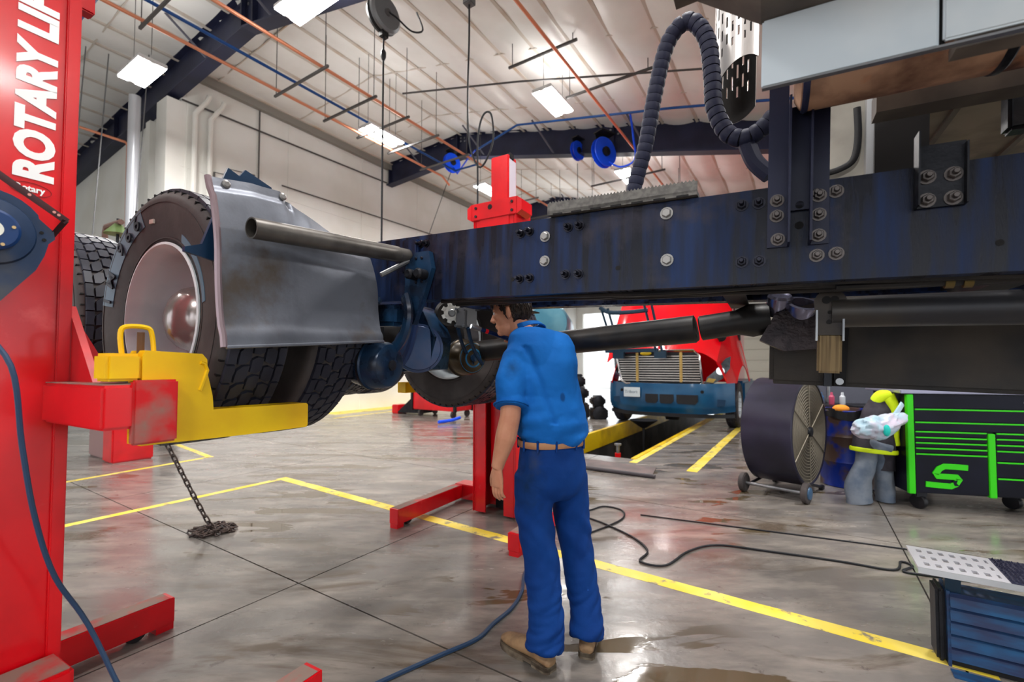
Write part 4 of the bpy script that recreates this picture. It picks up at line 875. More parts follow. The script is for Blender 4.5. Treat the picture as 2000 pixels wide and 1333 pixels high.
for s in (-1, 1):
    MB().prism([(s*0.95, 0.50), (s*1.22, 0.54), (s*1.24, 0.66), (s*1.0, 0.68)], bow(1.1)-0.012, bow(1.1)+0.03, 'xz').build('fog_recess', mat('recess_blue', rgb(10, 48, 78), 0.4), BP)
    MB().lathe([(0.035, 0), (0.035, -0.02)], c=(s*0.80 if s > 0 else -0.98, bow(0.8)+0.01, 0.83), axis=(0, 1, 0), seg=12).build('tow_hole', M_seam, BP)
LP = MB().box(-0.90, -0.52, -0.03, -0.012, 0.68, 0.90, bev=0.006).build('licence_plate', mat('plate_white', rgb(206, 216, 222), 0.4), BP)
text_mesh('plate_lettering', 'Tribort', 0.10, mat('plate_ink', rgb(60, 84, 110), 0.5), BP, Matrix.Translation((-0.875, -0.031, 0.765)) @ Matrix.Rotation(PI/2, 4, 'X'), extrude=0.001)
# grille
GR = MB().prism([(-1.12, 1.62), (-1.02, 1.74), (0.62, 1.74), (0.74, 1.62), (0.80, 1.02), (0.74, 0.97), (-0.90, 0.99), (-1.0, 1.05)], 0.16, 0.20, 'xz').build('grille', M_black, RT)
fr = [(-1.12, 1.62), (-1.02, 1.74), (0.62, 1.74), (0.74, 1.62), (0.80, 1.02), (0.74, 0.97), (-0.90, 0.99), (-1.0, 1.05)]
MB().tube([(x, 0.14, z) for x, z in fr], 0.028, 8, closed=True).build('grille_surround', M_chrome, GR)
for k in range(11):
    z = 1.06+k*0.055; sh = (z-1.0)*0.17
    MB().box(-0.98-sh*0.9, 0.77-sh*0.35, 0.11, 0.15, z-0.010, z+0.010, bev=0.004).build('grille_slat', mat('dull_chrome', rgb(176, 170, 164), 0.25, 0.7), GR)
for x in (-0.62, 0.36): MB().box(x-0.03, x+0.03, 0.10, 0.15, 1.03, 1.70, bev=0.008).build('grille_upright', mat('brass_bar', rgb(176, 146, 84), 0.35, 0.5), GR)
MB().ell((-0.42, 0.12, 1.68), (0.13, 0.03, 0.05)).build('hood_badge', mat('badge_yellow', rgb(226, 190, 40), 0.3), GR)
# hood
def hood(u, v):
    w = 1.24+0.10*v; x = -w+2*w*u-0.16*(1-v); y = 0.22+1.0*v
    zt = 1.72+1.55*v**0.9; e = abs(2*u-1); z = zt-0.62*max(0, e-0.72)**1.5*2.0-0.06*(e**2)
    y -= 0.10*(1-e**2)*(1-v)
    return (x, y, z)
HD = MB().grid(hood, 30, 24, thick=0.02).build('hood', M_tred, RT, ang=60)
for s in (-1, 1):
    # front wing with wheel arch and headlight
    def wing(u, v, s=s):
        y = 0.25+1.75*u; x = (1.02+0.42*math.sin(PI*min(1, 0.15+0.75*v))**0.7)
        zb = 0.98+0.05*u
        if 0.38 < u < 0.98: zb = 0.98+0.42*math.sin(PI*(u-0.38)/0.60)
        zt = 1.66+0.95*u; z = zt+(zb-zt)*v; x = 0.95+0.16*u+(0.42-0.06*(1-u))*(v**0.65)
        return (s*x-0.06*(1-u), y+0.18*(1-u)*v, z)
    WG = MB().grid(wing, 28, 16, thick=0.02).build('front_wing', M_tred, RT, ang=60)
    hl = MB(); pl = [(0.86, 1.02), (1.02, 1.0), (1.20, 1.10), (1.36, 1.34), (1.38, 1.60), (1.28, 1.56), (1.08, 1.30), (0.90, 1.14)]
    hl.prism([(s*x, z) for x, z in pl], 0.26, 0.36, 'xz', Matrix.Rotation(0, 4, 'Z'))
    HL = hl.build('headlight', M_lens, RT); HL.location = (0, 0.0, 0)
    HL.rotation_euler = (0, 0, s*0.16)
    MB().lathe([(0.09, 0.255), (0.085, 0.245)], c=(s*1.17, 0, 1.28), axis=(0, 1, 0), seg=16).build('lamp_bowl', M_chrome, HL)
    MB().prism([(s*0.88, 1.04), (s*1.02, 1.02), (s*1.08, 1.10), (s*0.93, 1.13)], 0.245, 0.265, 'xz').build('turn_signal', mat('amber', rgb(196, 160, 70), 0.2), HL)
    # hood mirror
    MB().tube(spline([(s*1.0, 0.55, 1.75), (s*1.12, 0.45, 1.95), (s*1.16, 0.40, 2.02)], 4), 0.02, 6).build('mirror_stalk', M_black, RT)
    MB().ell((s*1.16, 0.38, 2.05), (0.10, 0.07, 0.13)).build('hood_mirror', M_black, RT)
    # front wheel
    wx = s*1.43
    w = link('front_wheel', ME_RIM, RT, (wx, 1.12, 0.512), (0, 0.4, PI/2 if s > 0 else -PI/2)); link('tyre', ME_TYRE, w); link('tyre_tread', ME_TREAD, w); link('hub_cap', ME_HUB, w)
    for k in range(10): a = 2*PI*k/10; link('lug_nut', ME_NUT, w, (0.2*math.cos(a), -0.19, 0.2*math.sin(a)))
    # side step fairing and tank
    MB().box(min(s*1.05, s*1.42), max(s*1.05, s*1.42), 2.05, 4.6, 0.35, 1.02, bev=0.05).build('side_fairing', M_tblue, RT)
    MB().box(min(s*1.25, s*1.46), max(s*1.25, s*1.46), 2.2, 3.0, 0.52, 0.56).build('step', M_alu, RT)
    MB().cyl((s*1.15, 3.3, 2.2), (s*1.15, 3.3, 3.9), 0.07, 14).build('exhaust_stack', M_chrome, RT)
    MB().box(min(s*1.3, s*1.36), max(s*1.3, s*1.36), 1.85, 1.98, 2.0, 2.75, bev=0.02).build('door_mirror', M_black, RT)
# cab
CBN = MB(); CBN.prism([(1.75, 1.0), (4.2, 1.0), (4.2, 3.95), (2.6, 4.05), (2.15, 3.75), (1.8, 2.95)], -1.2, 1.2, 'yz'); CBN = CBN.build('cab', M_tred, RT)
MB().prism([(1.76, 3.02), (2.10, 3.70), (2.13, 3.70), (1.80, 3.02)], -1.08, 1.08, 'yz').build('windscreen', M_glass, CBN)
for s in (-1, 1): MB().prism([(2.05, 2.45), (3.2, 2.45), (3.2, 3.2), (2.35, 3.25)], s*1.2, s*1.215, 'yz').build('side_window', M_glass, CBN)
MB().box(-0.45, -0.36, 1.2, 9.0, 0.55, 0.80).build('frame_rail', M_black, RT); MB().box(0.36, 0.45, 1.2, 9.0, 0.55, 0.80).build('frame_rail', M_black, RT)
MB().lathe([(0.16, -0.28), (0.2, -0.1), (0.2, 0.1), (0.12, 0.2)], c=(-0.1, 1.2, 0.36), axis=(0, 0, 1), seg=18).build('oil_sump', M_black, RT)
MB().box(-1.3, 1.3, 1.08, 1.2, 0.42, 0.56).build('front_axle', M_black, RT)
# guard bars before the grille
GG = MB().box(-1.32, -0.08, -0.12, -0.04, 1.70, 1.79, bev=0.01).build('guard_bar', M_bar, RT)
for x0, x1 in ((-1.42, -1.06), (-0.38, -0.10)):
    MB().tube([(x0, -0.10, 2.78), (x1, -0.10, 1.62)], [(0.03, 0.035)]*2, 4).build('guard_upright', M_bar, GG)
    MB().tube([(x0+0.17, -0.10, 2.76), (x1+0.13, -0.10, 1.62)], [(0.03, 0.025)]*2, 4).build('guard_upright', M_bar, GG)
    MB().box(x1-0.06, x1+0.20, -0.14, -0.04, 1.56, 1.72).build('guard_foot', M_bar, GG)
MB().tube(spline([(-1.45, -0.1, 2.80), (-1.2, -0.1, 2.66), (-0.7, -0.1, 2.64), (-0.3, -0.1, 2.66)], 5), [(0.05, 0.03)]*16, 6).build('guard_hoop', M_bar, GG)
# drain stand in the pit under the truck
ds = thing('oil_drain', 'black oil drain stand down in the pit under the red truck', 'drain', Bw(-3.0, 9.9, -1.3), BH)
MB().lathe([(0.05, 1.35), (0.28, 1.5), (0.3, 1.52), (0.06, 1.38)], seg=24).build('bowl', M_black, ds); MB().cyl((0, 0, 0.05), (0, 0, 1.36), 0.03, 12).build('stem', M_dark, ds); MB().lathe([(0.25, 0), (0.25, 0.04), (0.05, 0.06)], seg=20).build('base', M_black, ds)
jk = thing('pit_jack', 'small red topped jack standing in the near end of the pit', 'jack', Bw(-2.75, 7.6, -1.3), BH)
MB().lathe([(0.10, 0), (0.10, 0.5), (0.06, 0.6), (0.05, 1.2)], seg=18).build('body', M_red, jk); MB().lathe([(0.03, 1.2), (0.03, 1.32), (0.06, 1.33), (0.06, 1.36)], seg=14).build('ram', M_steel, jk)
# ================================================================== things on the floor to the right
# ---- drum fan
FX = Vector((0.65, -0.76, 0)).normalized(); fyaw = math.atan2(FX.y, FX.x)
FN = thing('drum_fan', 'big round black drum fan on two wheels right of the red truck', 'fan', (3.06, 5.13, 0), fyaw)
M_drum = mat('drum_black_purple', rgb(44, 42, 60), 0.35, col2=rgb(34, 33, 46), scale=3)
M_grillf = mat('grey_brown_guard', rgb(112, 104, 92), 0.55, col2=rgb(92, 86, 78), scale=8)
R_ = 0.575; zc_ = 0.685
MB().lathe([(R_-0.02, -0.25), (R_, -0.24), (R_, 0.24), (R_-0.01, 0.25), (R_-0.03, 0.25), (R_-0.02, 0.2), (R_-0.02, -0.2)], c=(0, 0, zc_), axis=(1, 0, 0), seg=64, closed=True).build('drum', M_drum, FN)
MB().lathe([(0.03, 0.235), (R_-0.02, 0.23), (R_-0.02, 0.20), (0.03, 0.205)], c=(0, 0, zc_), axis=(1, 0, 0), seg=64, closed=True).build('guard_mesh', M_grillf, FN)
gm = MB()
for k in range(16): gm.lathe([(0.06+k*0.032, 0.236), (0.064+k*0.032, 0.240), (0.068+k*0.032, 0.236)], c=(0, 0, zc_), axis=(1, 0, 0), seg=48)
gm.build('guard_rings', mat('guard_wire', rgb(138, 130, 116), 0.45, 0.3), FN)
for k in range(6):
    a = PI/2+k*PI/3; MB().cyl((0.243, 0.05*math.cos(a), zc_+0.05*math.sin(a)), (0.243, (R_-0.02)*math.cos(a), zc_+(R_-0.02)*math.sin(a)), 0.005, 6).build('guard_spoke', MATS['guard_wire'], FN)
MB().lathe([(0.055, 0.235), (0.05, 0.262), (0.01, 0.268)], c=(0, 0, zc_), axis=(1, 0, 0), seg=20).build('motor_cap', M_dark, FN)
for k in range(3):
    a = 2*PI*k/3+0.4
    MB().grid(lambda u, v, a=a: (0.05+0.08*(v-0.5)*(1-u*0.4), (0.08+0.42*u)*math.cos(a+0.35*(v-0.5)), zc_+(0.08+0.42*u)*math.sin(a+0.35*(v-0.5))), 8, 4, thick=0.004).build('fan_blade', M_grey, FN)
MB().lathe([(0.03, -0.235), (R_-0.03, -0.23), (R_-0.03, -0.21), (0.03, -0.215)], c=(0, 0, zc_), axis=(1, 0, 0), seg=48, closed=True).build('rear_guard', M_grillf, FN)
AXL = MB().cyl((-0.30, -0.36, 0.10), (0.30, -0.36, 0.10), 0.018, 12).build('axle', M_steel, FN)
for s in (-1, 1):
    wl_ = MB().lathe([(0.05, s*0.28), (0.09, s*0.275), (0.105, s*0.285), (0.105, s*0.325), (0.09, s*0.335), (0.05, s*0.33)], c=(0, -0.36, 0.105), axis=(1, 0, 0), seg=26).build('wheel', M_rubber, FN)
    MB().lathe([(0.065, s*0.333), (0.06, s*0.345), (0.02, s*0.35)], c=(0, -0.36, 0.105), axis=(1, 0, 0), seg=16).build('wheel_hub', mat('wheel_blue', rgb(60, 92, 124), 0.35), wl_)
    MB().tube([(s*0.24, -0.36, 0.10), (s*0.24, 0.0, 0.12), (s*0.24, 0.36, 0.03)], 0.016, 8).build('skid_tube', M_dark, FN)
    MB().box(s*0.24-0.02, s*0.24+0.02, 0.32, 0.40, 0.0, 0.05, bev=0.006).build('rubber_foot', M_black, FN)
for yv in (-0.05, 0.03): MB().lathe([(0.010, 0), (0.010, 0.004)], c=(0.02, yv-0.18, zc_+R_*0.951), axis=(0, -0.3, 0.95), seg=8).build('rivet', M_white, FN)
# ---- steel drum
M_drumb = mat('drum_blue_brown', rgb(12, 40, 128), 0.35, col2=rgb(74, 56, 50), scale=3.5, mix=(0.48, 0.56))
BR_ = thing('oil_drum', 'blue and brown steel drum between the drum fan and the green cabinet', 'drum', (3.98, 5.42, 0))
pr = [(0.28, 0.0), (0.29, 0.01), (0.285, 0.02)]
for zz in (0.29, 0.58): pr += [(0.285, zz-0.03), (0.298, zz), (0.285, zz+0.03)]
pr += [(0.285, 0.86), (0.292, 0.875), (0.285, 0.885), (0.275, 0.88), (0.27, 0.80), (0.02, 0.79)]
MB().lathe(pr, seg=40).build('drum_body', M_drumb, BR_)
lin_ = MB().grid(lambda u, v: ((0.297+0.012*math.sin(9*2*PI*u))*math.cos(2*PI*u), (0.297+0.012*math.sin(9*2*PI*u))*math.sin(2*PI*u), 0.89-0.10*v-0.02*math.sin(5*2*PI*u)), 60, 4).build('bag_liner', M_black, BR_)
o = MB().ell((0, 0, 0), (0.09, 0.07, 0.05), nu=16, nv=10).build('orange_rag', mat('orange_cloth', rgb(240, 150, 50), 0.8), None, loc=(3.80, 5.28, 0.90)); tag(o, 'small orange rag on the rim of the blue drum', 'rag')
# ---- green and black tool cabinet
CY = math.atan2(-0.25, 0.968)
TC = thing('tool_cabinet', 'black roller tool cabinet with bright green trim at the right edge', 'tool cabinet', (3.84, 4.45, 0), CY)
M_cabk = mat('cabinet_black', rgb(20, 22, 36), 0.3, col2=rgb(12, 13, 24), scale=2, spec=0.15)
M_green = mat('bright_green', rgb(56, 206, 24), 0.35)
Wd, z0, z1 = 1.95, 0.17, 1.13
MB().box(0.0, Wd, 0.02, 0.62, z0, z1, bev=0.006).build('body', M_cabk, TC)
tp = MB().box(-0.06, Wd+0.02, -0.03, 0.66, z1, z1+0.035, bev=0.008).build('worktop', mat('cab_top', rgb(150, 150, 172), 0.2, 0.4), TC)
for xx in (0.0, 0.635, 1.30, Wd-0.06): MB().box(xx, xx+0.055, -0.012, 0.03, z0-0.005, z1-0.01 if xx in (0.0, Wd-0.06) else 0.76, bev=0.004).build('green_post', M_green, TC)
def drawer(xa, xb, za, zb, trim=True):
    d_ = MB().box(xa, xb, -0.004, 0.03, za+0.004, zb-0.004, bev=0.003).build('drawer', M_cabk, TC)
    if trim: MB().box(xa+0.004, xb-0.004, -0.014, 0.0, zb-0.020, zb-0.006, bev=0.003).build('pull_trim', M_green, d_)
drawer(0.06, Wd-0.065, 0.99, z1-0.005, False); drawer(0.06, Wd-0.065, 0.865, 0.99); drawer(0.06, Wd-0.065, 0.775, 0.865)
for (xa, xb) in ((0.06, 0.63), (0.695, 1.295), (1.36, Wd-0.065)):
    zz = 0.775
    for h in ((0.055, 0.052, 0.052, 0.055) if xa < 0.5 else (0.052, 0.055, 0.055, 0.105, 0.15)): drawer(xa, xb, zz-h, zz); zz -= h
    drawer(xa, xb, z0+0.01, zz)
MB().lathe([(0.018, -0.004), (0.018, -0.012)], c=(0.93, 0, 1.055), axis=(0, 1, 0), seg=14).build('lock', M_chrome, TC)
# the green S emblem with a wrench notch
def stroke(pts, w):
    L_, R2_ = [], []
    for i, p in enumerate(pts):
        a = Vector(pts[max(i-1, 0)]); b = Vector(pts[min(i+1, len(pts)-1)]); d_ = (b-a).normalized(); n_ = Vector((-d_.y, d_.x)); q = Vector(p)
        L_.append(tuple(q+n_*w)); R2_.append(tuple(q-n_*w))
    return L_, R2_
em = MB(); path = [(0.47, 0.435), (0.38, 0.440), (0.285, 0.440), (0.245, 0.415), (0.215, 0.365), (0.225, 0.345), (0.30, 0.345), (0.385, 0.343), (0.40, 0.325), (0.37, 0.275), (0.335, 0.255), (0.24, 0.258), (0.135, 0.265)]
la, ra = stroke(path, 0.026)
vs = []
for y in (-0.016, -0.003): vs += [(x, y, z) for x, z in la]+[(x, y, z) for x, z in ra]
n_ = len(path); fs = []
for i in range(n_-1):
    fs += [[i, i+1, n_+i+1, n_+i], [2*n_+i, 3*n_+i, 3*n_+i+1, 2*n_+i+1], [i, 2*n_+i, 2*n_+i+1, i+1], [n_+i, n_+i+1, 3*n_+i+1, 3*n_+i]]
fs += [[0, n_, 3*n_, 2*n_], [n_-1, 3*n_-1, 4*n_-1, 2*n_-1]]
em.add(vs, fs); em.build('emblem', M_green, TC)
MB().prism([(0.345, 0.305), (0.385, 0.315), (0.375, 0.285), (0.40, 0.262), (0.36, 0.262)], -0.018, -0.002, 'xz').build('emblem_notch', M_cabk, TC)
for (cx, cy) in ((0.13, 0.10), (0.05, 0.52), (Wd-0.15, 0.1), (Wd-0.15, 0.52), (1.0, 0.3)):
    cw = MB().lathe([(0.03, -0.03), (0.065, -0.028), (0.072, -0.015), (0.072, 0.015), (0.065, 0.028), (0.03, 0.03)], c=(cx, cy, 0.072), axis=(0.85, 0.5, 0), seg=22).build('caster', M_black, TC)
    MB().box(cx-0.05, cx+0.05, cy-0.05, cy+0.05, 0.12, z0+0.01, bev=0.01).build('caster_fork', M_dark, cw)
MB().box(-0.05, -0.02, 0.08, 0.55, 0.93, 0.97, bev=0.012).build('side_handle', mat('handle_navy', rgb(34, 34, 60), 0.4), TC)
# loose bits on the cabinet top
cR = Matrix.Translation((3.84, 4.45, 0)) @ Matrix.Rotation(CY, 4, 'Z')
for k, (x, y, sx_, sy_, sz_, col, nm, lb) in enumerate(((0.15, 0.25, 0.16, 0.2, 0.03, rgb(220, 220, 226), 'paper_pad', 'white paper pad on the left of the green trimmed cabinet'), (0.72, 0.2, 0.12, 0.08, 0.03, rgb(216, 60, 60), 'red_box', 'small red box on top of the green trimmed cabinet'), (1.15, 0.3, 0.3, 0.2, 0.04, rgb(228, 228, 232), 'folded_towel', 'white folded towel on top of the green trimmed cabinet'))):
    o = MB().box(-sx_/2, sx_/2, -sy_/2, sy_/2, 0, sz_, bev=0.01).build(nm, mat('m_'+nm, col, 0.6), None, loc=cR @ Vector((x, y, z1+0.035)), rot=(0, 0, CY+0.1*k)); tag(o, lb, nm.split('_')[-1])
# ---- clothes and bag hung at the cabinet's side
M_cloth = mat('grey_cloth', rgb(122, 130, 142), 0.85, col2=rgb(92, 104, 122), scale=6, bump=0.4, bscale=14)
M_clothk = mat('black_cloth', rgb(42, 40, 46), 0.85, col2=rgb(64, 60, 68), scale=5, bump=0.4, bscale=16)
M_hv = mat('hi_vis_yellow', rgb(206, 230, 20), 0.6)
def cloth_tube(pts, rad, seed, seg=20, amp=0.012):
    P = spline(pts, 5); n = len(P); m = MB(); rs = []
    for i in range(n):
        t = i/(n-1)*(len(rad)-1); k = min(int(t), len(rad)-2); f = t-k; rs.append((rad[k][0]*(1-f)+rad[k+1][0]*f, rad[k][1]*(1-f)+rad[k+1][1]*f))
    m.tube(P, rs, seg)
    m.v = [tuple(Vector(v)+Vector((noise.noise(Vector(v)*9+Vector((seed, 0, 0))), noise.noise(Vector(v)*9+Vector((0, seed, 3))), 0))*amp) for v in m.v]
    return m
OV = thing('work_overalls', 'grey work overalls with trouser legs down to the floor beside the cabinet', 'overalls', (3.63, 4.68, 0))
MB_ = cloth_tube([(0.0, 0, 0.66), (-0.03, 0, 0.40), (-0.10, 0, 0.2), (-0.09, 0, 0.012)], [(0.10, 0.07), (0.10, 0.07), (0.125, 0.08), (0.13, 0.085)], 1); MB_.build('trouser_leg', M_cloth, OV)
MB_ = cloth_tube([(0.16, 0.04, 0.66), (0.18, 0.04, 0.40), (0.20, 0.04, 0.2), (0.20, 0.04, 0.012)], [(0.10, 0.07), (0.09, 0.07), (0.085, 0.08), (0.085, 0.085)], 4); MB_.build('trouser_leg', M_cloth, OV)
MB_ = cloth_tube([(0.20, 0.03, 0.66), (0.20, 0.04, 0.45), (0.20, 0.04, 0.33)], [(0.10, 0.08), (0.095, 0.085), (0.092, 0.09)], 6); MB_.build('knee_patch', M_clothk, OV)
JK = thing('work_jacket', 'dark grey and yellow hi-vis jacket hanging from the cabinet handle', 'jacket', (3.66, 4.64, 0))
MB_ = cloth_tube([(0.10, 0, 1.08), (0.06, 0, 0.95), (0.02, 0, 0.75), (0.0, 0, 0.56)], [(0.07, 0.06), (0.13, 0.09), (0.18, 0.11), (0.215, 0.12)], 9, 26, 0.02); MB_.build('jacket_body', M_clothk, JK)
m = MB(); m.tube([(0.002+0.222*math.cos(2*PI*k/26)+0.0, 0.127*math.sin(2*PI*k/26), 0.545-0.02*math.cos(2*PI*k/26)) for k in range(26)], [(0.022, 0.008)]*26, 8, closed=True); m.build('hem_stripe', M_hv, JK)
m = cloth_tube([(0.13, -0.03, 1.10), (0.16, -0.05, 1.0), (0.17, -0.06, 0.85), (0.18, -0.05, 0.6)], [(0.07, 0.05), (0.055, 0.045), (0.045, 0.04), (0.04, 0.03)], 12); m.build('sleeve', M_hv, JK)
m = cloth_tube([(0.02, 0, 1.02), (0.07, -0.02, 1.09), (0.14, -0.03, 1.10)], [(0.05, 0.05), (0.06, 0.05), (0.05, 0.05)], 15); m.build('collar', M_hv, JK)
m = cloth_tube([(-0.10, -0.05, 0.66), (-0.06, -0.10, 0.60), (0.08, -0.12, 0.575)], [(0.05, 0.03), (0.06, 0.03), (0.04, 0.03)], 19); m.build('lower_panel', M_cloth, JK)
M_bag = mat('pale_plastic_bag', rgb(176, 206, 222), 0.25, col2=rgb(206, 196, 214), scale=7, alpha=0.93, bump=0.5, bscale=12)
m = MB(); m.ell((0, 0, 0), (0.20, 0.12, 0.115), nu=44, nv=30)
m.v = [tuple(Vector(v)*(1+0.22*noise.noise(Vector(v)*11)-0.30*abs(noise.noise(Vector(v)*17+Vector((3, 1, 2)))))+Vector((0.10*max(0, v[2]+0.02), 0, 0))+Vector((max(0, v[0]-0.02)*0.6, 0, max(0, v[0]-0.02)*0.55))) for v in m.v]
PB = thing('plastic_bag', 'pale blue plastic bag with teal print hanging over the blue drum', 'bag', (3.44, 4.34, 0.81))
m.build('bag_body', M_bag, PB)
MB().tube(spline([(0.18, 0, 0.10), (0.25, 0.02, 0.17), (0.31, 0.05, 0.22)], 4), [(0.03, 0.012)]*9, 8).build('bag_handle', M_bag, PB)
MB().ell((0.02, -0.115, -0.01), (0.03, 0.025, 0.055), nu=10, nv=8).build('teal_print', mat('teal_print', rgb(30, 190, 180), 0.4), PB)
# ---- pegboard bench behind the drum: wrenches, bins
BN = thing('tool_bench', 'dark workbench with hanging tools seen behind the blue drum', 'workbench', (4.15, 6.15, 0), CY)
MB().box(-0.55, 1.3, 0, 0.6, 0.80, 0.86, bev=0.01).build('bench_top', M_dark, BN)
for x in (-0.5, 1.2): MB().box(x, x+0.06, 0.05, 0.55, 0, 0.8).build('bench_leg', M_dark, BN)
MB().box(-0.55, 1.3, 0.55, 0.6, 0.3, 1.2).build('back_panel', mat('bench_back', rgb(86, 88, 100), 0.6), BN)
MB().box(-0.5, 1.2, 0.1, 0.5, 0.25, 0.29).build('bench_shelf', M_dark, BN)
wr_ = MB(); wr_.tube([(0, 0, 0), (0, 0, 0.22)], [(0.018, 0.006)]*2, 6); wr_.lathe([(0.04, -0.008), (0.04, 0.008)], c=(0, 0, -0.02), axis=(0, 1, 0), seg=12)
for k, (x, sc_) in enumerate(((-0.28, 1.2), (-0.12, 0.8), (0.02, 0.9), (0.16, 0.7), (0.30, 1.0))):
    o = link('wrench', wr_.mesh('wrench', M_steel), None, Matrix.Translation((4.15, 6.15, 0)) @ Matrix.Rotation(CY, 4, 'Z') @ Vector((x, 0.535, 0.92)), (0, 0, CY)); o.scale = (sc_,)*3
    tag(o, ('leftmost', 'second', 'middle', 'fourth', 'rightmost')[k]+' steel wrench of the row on the bench panel', 'wrench', 'wrenches on the bench panel')
cols = [rgb(40, 90, 170), rgb(206, 210, 216), rgb(60, 130, 190), rgb(220, 220, 224), rgb(30, 100, 160), rgb(190, 80, 110), rgb(200, 206, 214)]
for k in range(7):
    o = MB().lathe([(0.03, 0), (0.034, 0.01), (0.034, 0.11), (0.018, 0.13), (0.014, 0.17)], seg=14).build('spray_can', mat('can_%d' % k, cols[k], 0.3), None, loc=Matrix.Translation((4.15, 6.15, 0.86)) @ Matrix.Rotation(CY, 4, 'Z') @ Vector((-0.42+k*0.13, 0.25, 0)))
    tag(o, ['blue', 'white', 'light blue', 'pale grey', 'deep blue', 'pink', 'silver'][k]+' spray can in the row on the dark workbench', 'spray can', 'spray cans on the bench')
# ---- removed step with grip plate
ST = thing('truck_step', 'removed black ribbed truck step with perforated aluminium tread at lower right', 'truck step', Bw(0.53, 2.93, 0), BH)
M_rib = mat('ribbed_blue_black', rgb(42, 54, 88), 0.4, col2=rgb(34, 84, 128), scale=5, mix=(0.42, 0.66), stretch=(1, 4, 4))
for k in range(5):
    zb = 0.03+k*0.062
    MB().prism([(0.0-k*0.004, zb), (0.005-k*0.004, zb+0.046), (0.022-k*0.004, zb+0.06), (0.14, zb+0.06), (0.14, zb)], 0.01, 1.25, 'yz', ).build('rib', M_rib, ST)
MB().box(-0.035, 0.0, 0.02, 0.16, 0.0, 0.34, bev=0.012).build('end_plate', M_dark, ST); MB().box(0.0, 0.012, 0.0, 0.15, 0.0, 0.345).build('end_plate', M_rib, ST)
MB().box(0.0, 1.25, 0.02, 0.14, 0.0, 0.03).build('foot_rail', M_black, ST)
MB().box(0.0, 0.055, 0.02, 0.06, 0.335, 0.43).build('post', M_bar, ST); MB().box(0.9, 0.955, 0.02, 0.06, 0.335, 0.43).build('post', M_bar, ST)
bm = bmesh.new(); nx, ny = 130, 30; xa, xb, ya, yb = -0.105, 1.25, -0.045, 0.265
V_ = [[bm.verts.new((xa+(xb-xa)*i/nx, ya+(yb-ya)*j/ny, 0.447)) for j in range(ny+1)] for i in range(nx+1)]
for i in range(nx):
    for j in range(ny):
        if i < 28 and 2 <= i and 2 <= j <= 27 and (i-2) % 4 in (1, 2) and ((j-2) % 9) in (2, 3, 4, 5): continue
        bm.faces.new((V_[i][j], V_[i+1][j], V_[i+1][j+1], V_[i][j+1]))
bmesh.ops.delete(bm, geom=[v for v in bm.verts if not v.link_faces], context='VERTS'); bmesh.ops.solidify(bm, geom=bm.faces[:], thickness=0.012)
me = bpy.data.meshes.new('tread_plate'); bm.to_mesh(me); bm.free(); me.materials.append(mat('tread_alu', rgb(222, 222, 230), 0.35, 0.3)); TP = link('tread_plate', me, ST)
MB().box(xa, xb, ya-0.004, ya, 0.42, 0.447).build('plate_lip', M_alu, TP)
gp = MB()
for i in range(60):
    for j in range(16):
        x = 0.215+i*0.017+random.uniform(-.004, .004); y = -0.03+j*0.0185+random.uniform(-.004, .004)
        gp.add([(x-0.007, y-0.007, 0.447), (x+0.007, y-0.007, 0.447), (x+0.007, y+0.007, 0.447), (x-0.007, y+0.007, 0.447), (x, y, 0.457+random.uniform(0, .004))], [(0, 1, 4), (1, 2, 4), (2, 3, 4), (3, 0, 4)])
gp.box(0.205, xb, ya, yb, 0.447, 0.449); gp.build('grip_surface', mat('grip_black', rgb(36, 38, 66), 0.5), TP)['kind'] = 'stuff'
MB().box(-0.0, 1.25, -0.10, -0.03, 0.0, 0.006).build('foot_lip', M_rib, ST)
# ---- rubber mat, with a rolled near edge
MT = thing('rubber_mat', 'grey rubber mat with rolled edge lying at the near end of the pit', 'mat', Bw(-2.2, 6.05, 0), BH)
MB().grid(lambda u, v: (-0.55+1.05*u+0.2*(0.5-v)*0.5, -0.32+0.60*v, 0.010+0.004*math.sin(6*u)), 12, 6, thick=0.008).build('mat_sheet', mat('mat_grey', rgb(96, 88, 88), 0.55, col2=rgb(116, 102, 100), scale=4), MT)
MB().tube([(-0.50+1.10*k/8, -0.32, 0.026) for k in range(9)], 0.025, 12).build('rolled_edge', mat('mat_dark', rgb(66, 62, 66), 0.5), MT)
# ---- cords on the floor
def floorcord(name, label, pts, r, m):
    P = spline([(x, y, r+0.001) for x, y in pts], 6); c = P[0].copy()
    tag(MB().tube([p-c for p in P], r, 6).build(name, m, None, loc=c), label, 'cord')
floorcord('extension_cord', 'thin black cord looped on the floor right behind the mechanic', [(0.55, 4.35), (0.737, 4.422), (0.91, 4.548), (1.057, 4.422), (0.985, 4.162), (0.637, 3.826), (0.45, 3.7)], 0.008, M_cord)
floorcord('extension_cord', 'long black cord winding across the floor to the removed step', [(0.50, 4.35), (0.701, 4.203), (0.845, 4.005), (0.989, 3.714), (1.017, 3.463), (0.91, 3.286), (1.069, 3.22), (1.324, 3.463), (1.588, 3.579), (1.919, 3.463), (2.329, 3.286), (2.596, 3.149), (2.758, 3.278), (2.777, 3.204), (2.646, 3.126), (2.80, 3.05), (3.2, 2.9)], 0.008, M_cord)
floorcord('air_hose', 'blue grey hose curving on the floor around the mechanic left boot', [(-0.75, 1.9), (-0.583, 2.043), (-0.365, 2.216), (-0.18, 2.36), (-0.10, 2.50), (0.0, 2.66), (0.06, 2.85), (0.10, 3.15), (0.3, 3.6)], 0.011, M_bluecord)
floorcord('extension_cord', 'thin dark cord lying straight across the floor in the right distance', [(1.2, 4.3), (2.0, 3.95), (2.9, 3.55), (3.6, 3.2)], 0.006, M_cord)
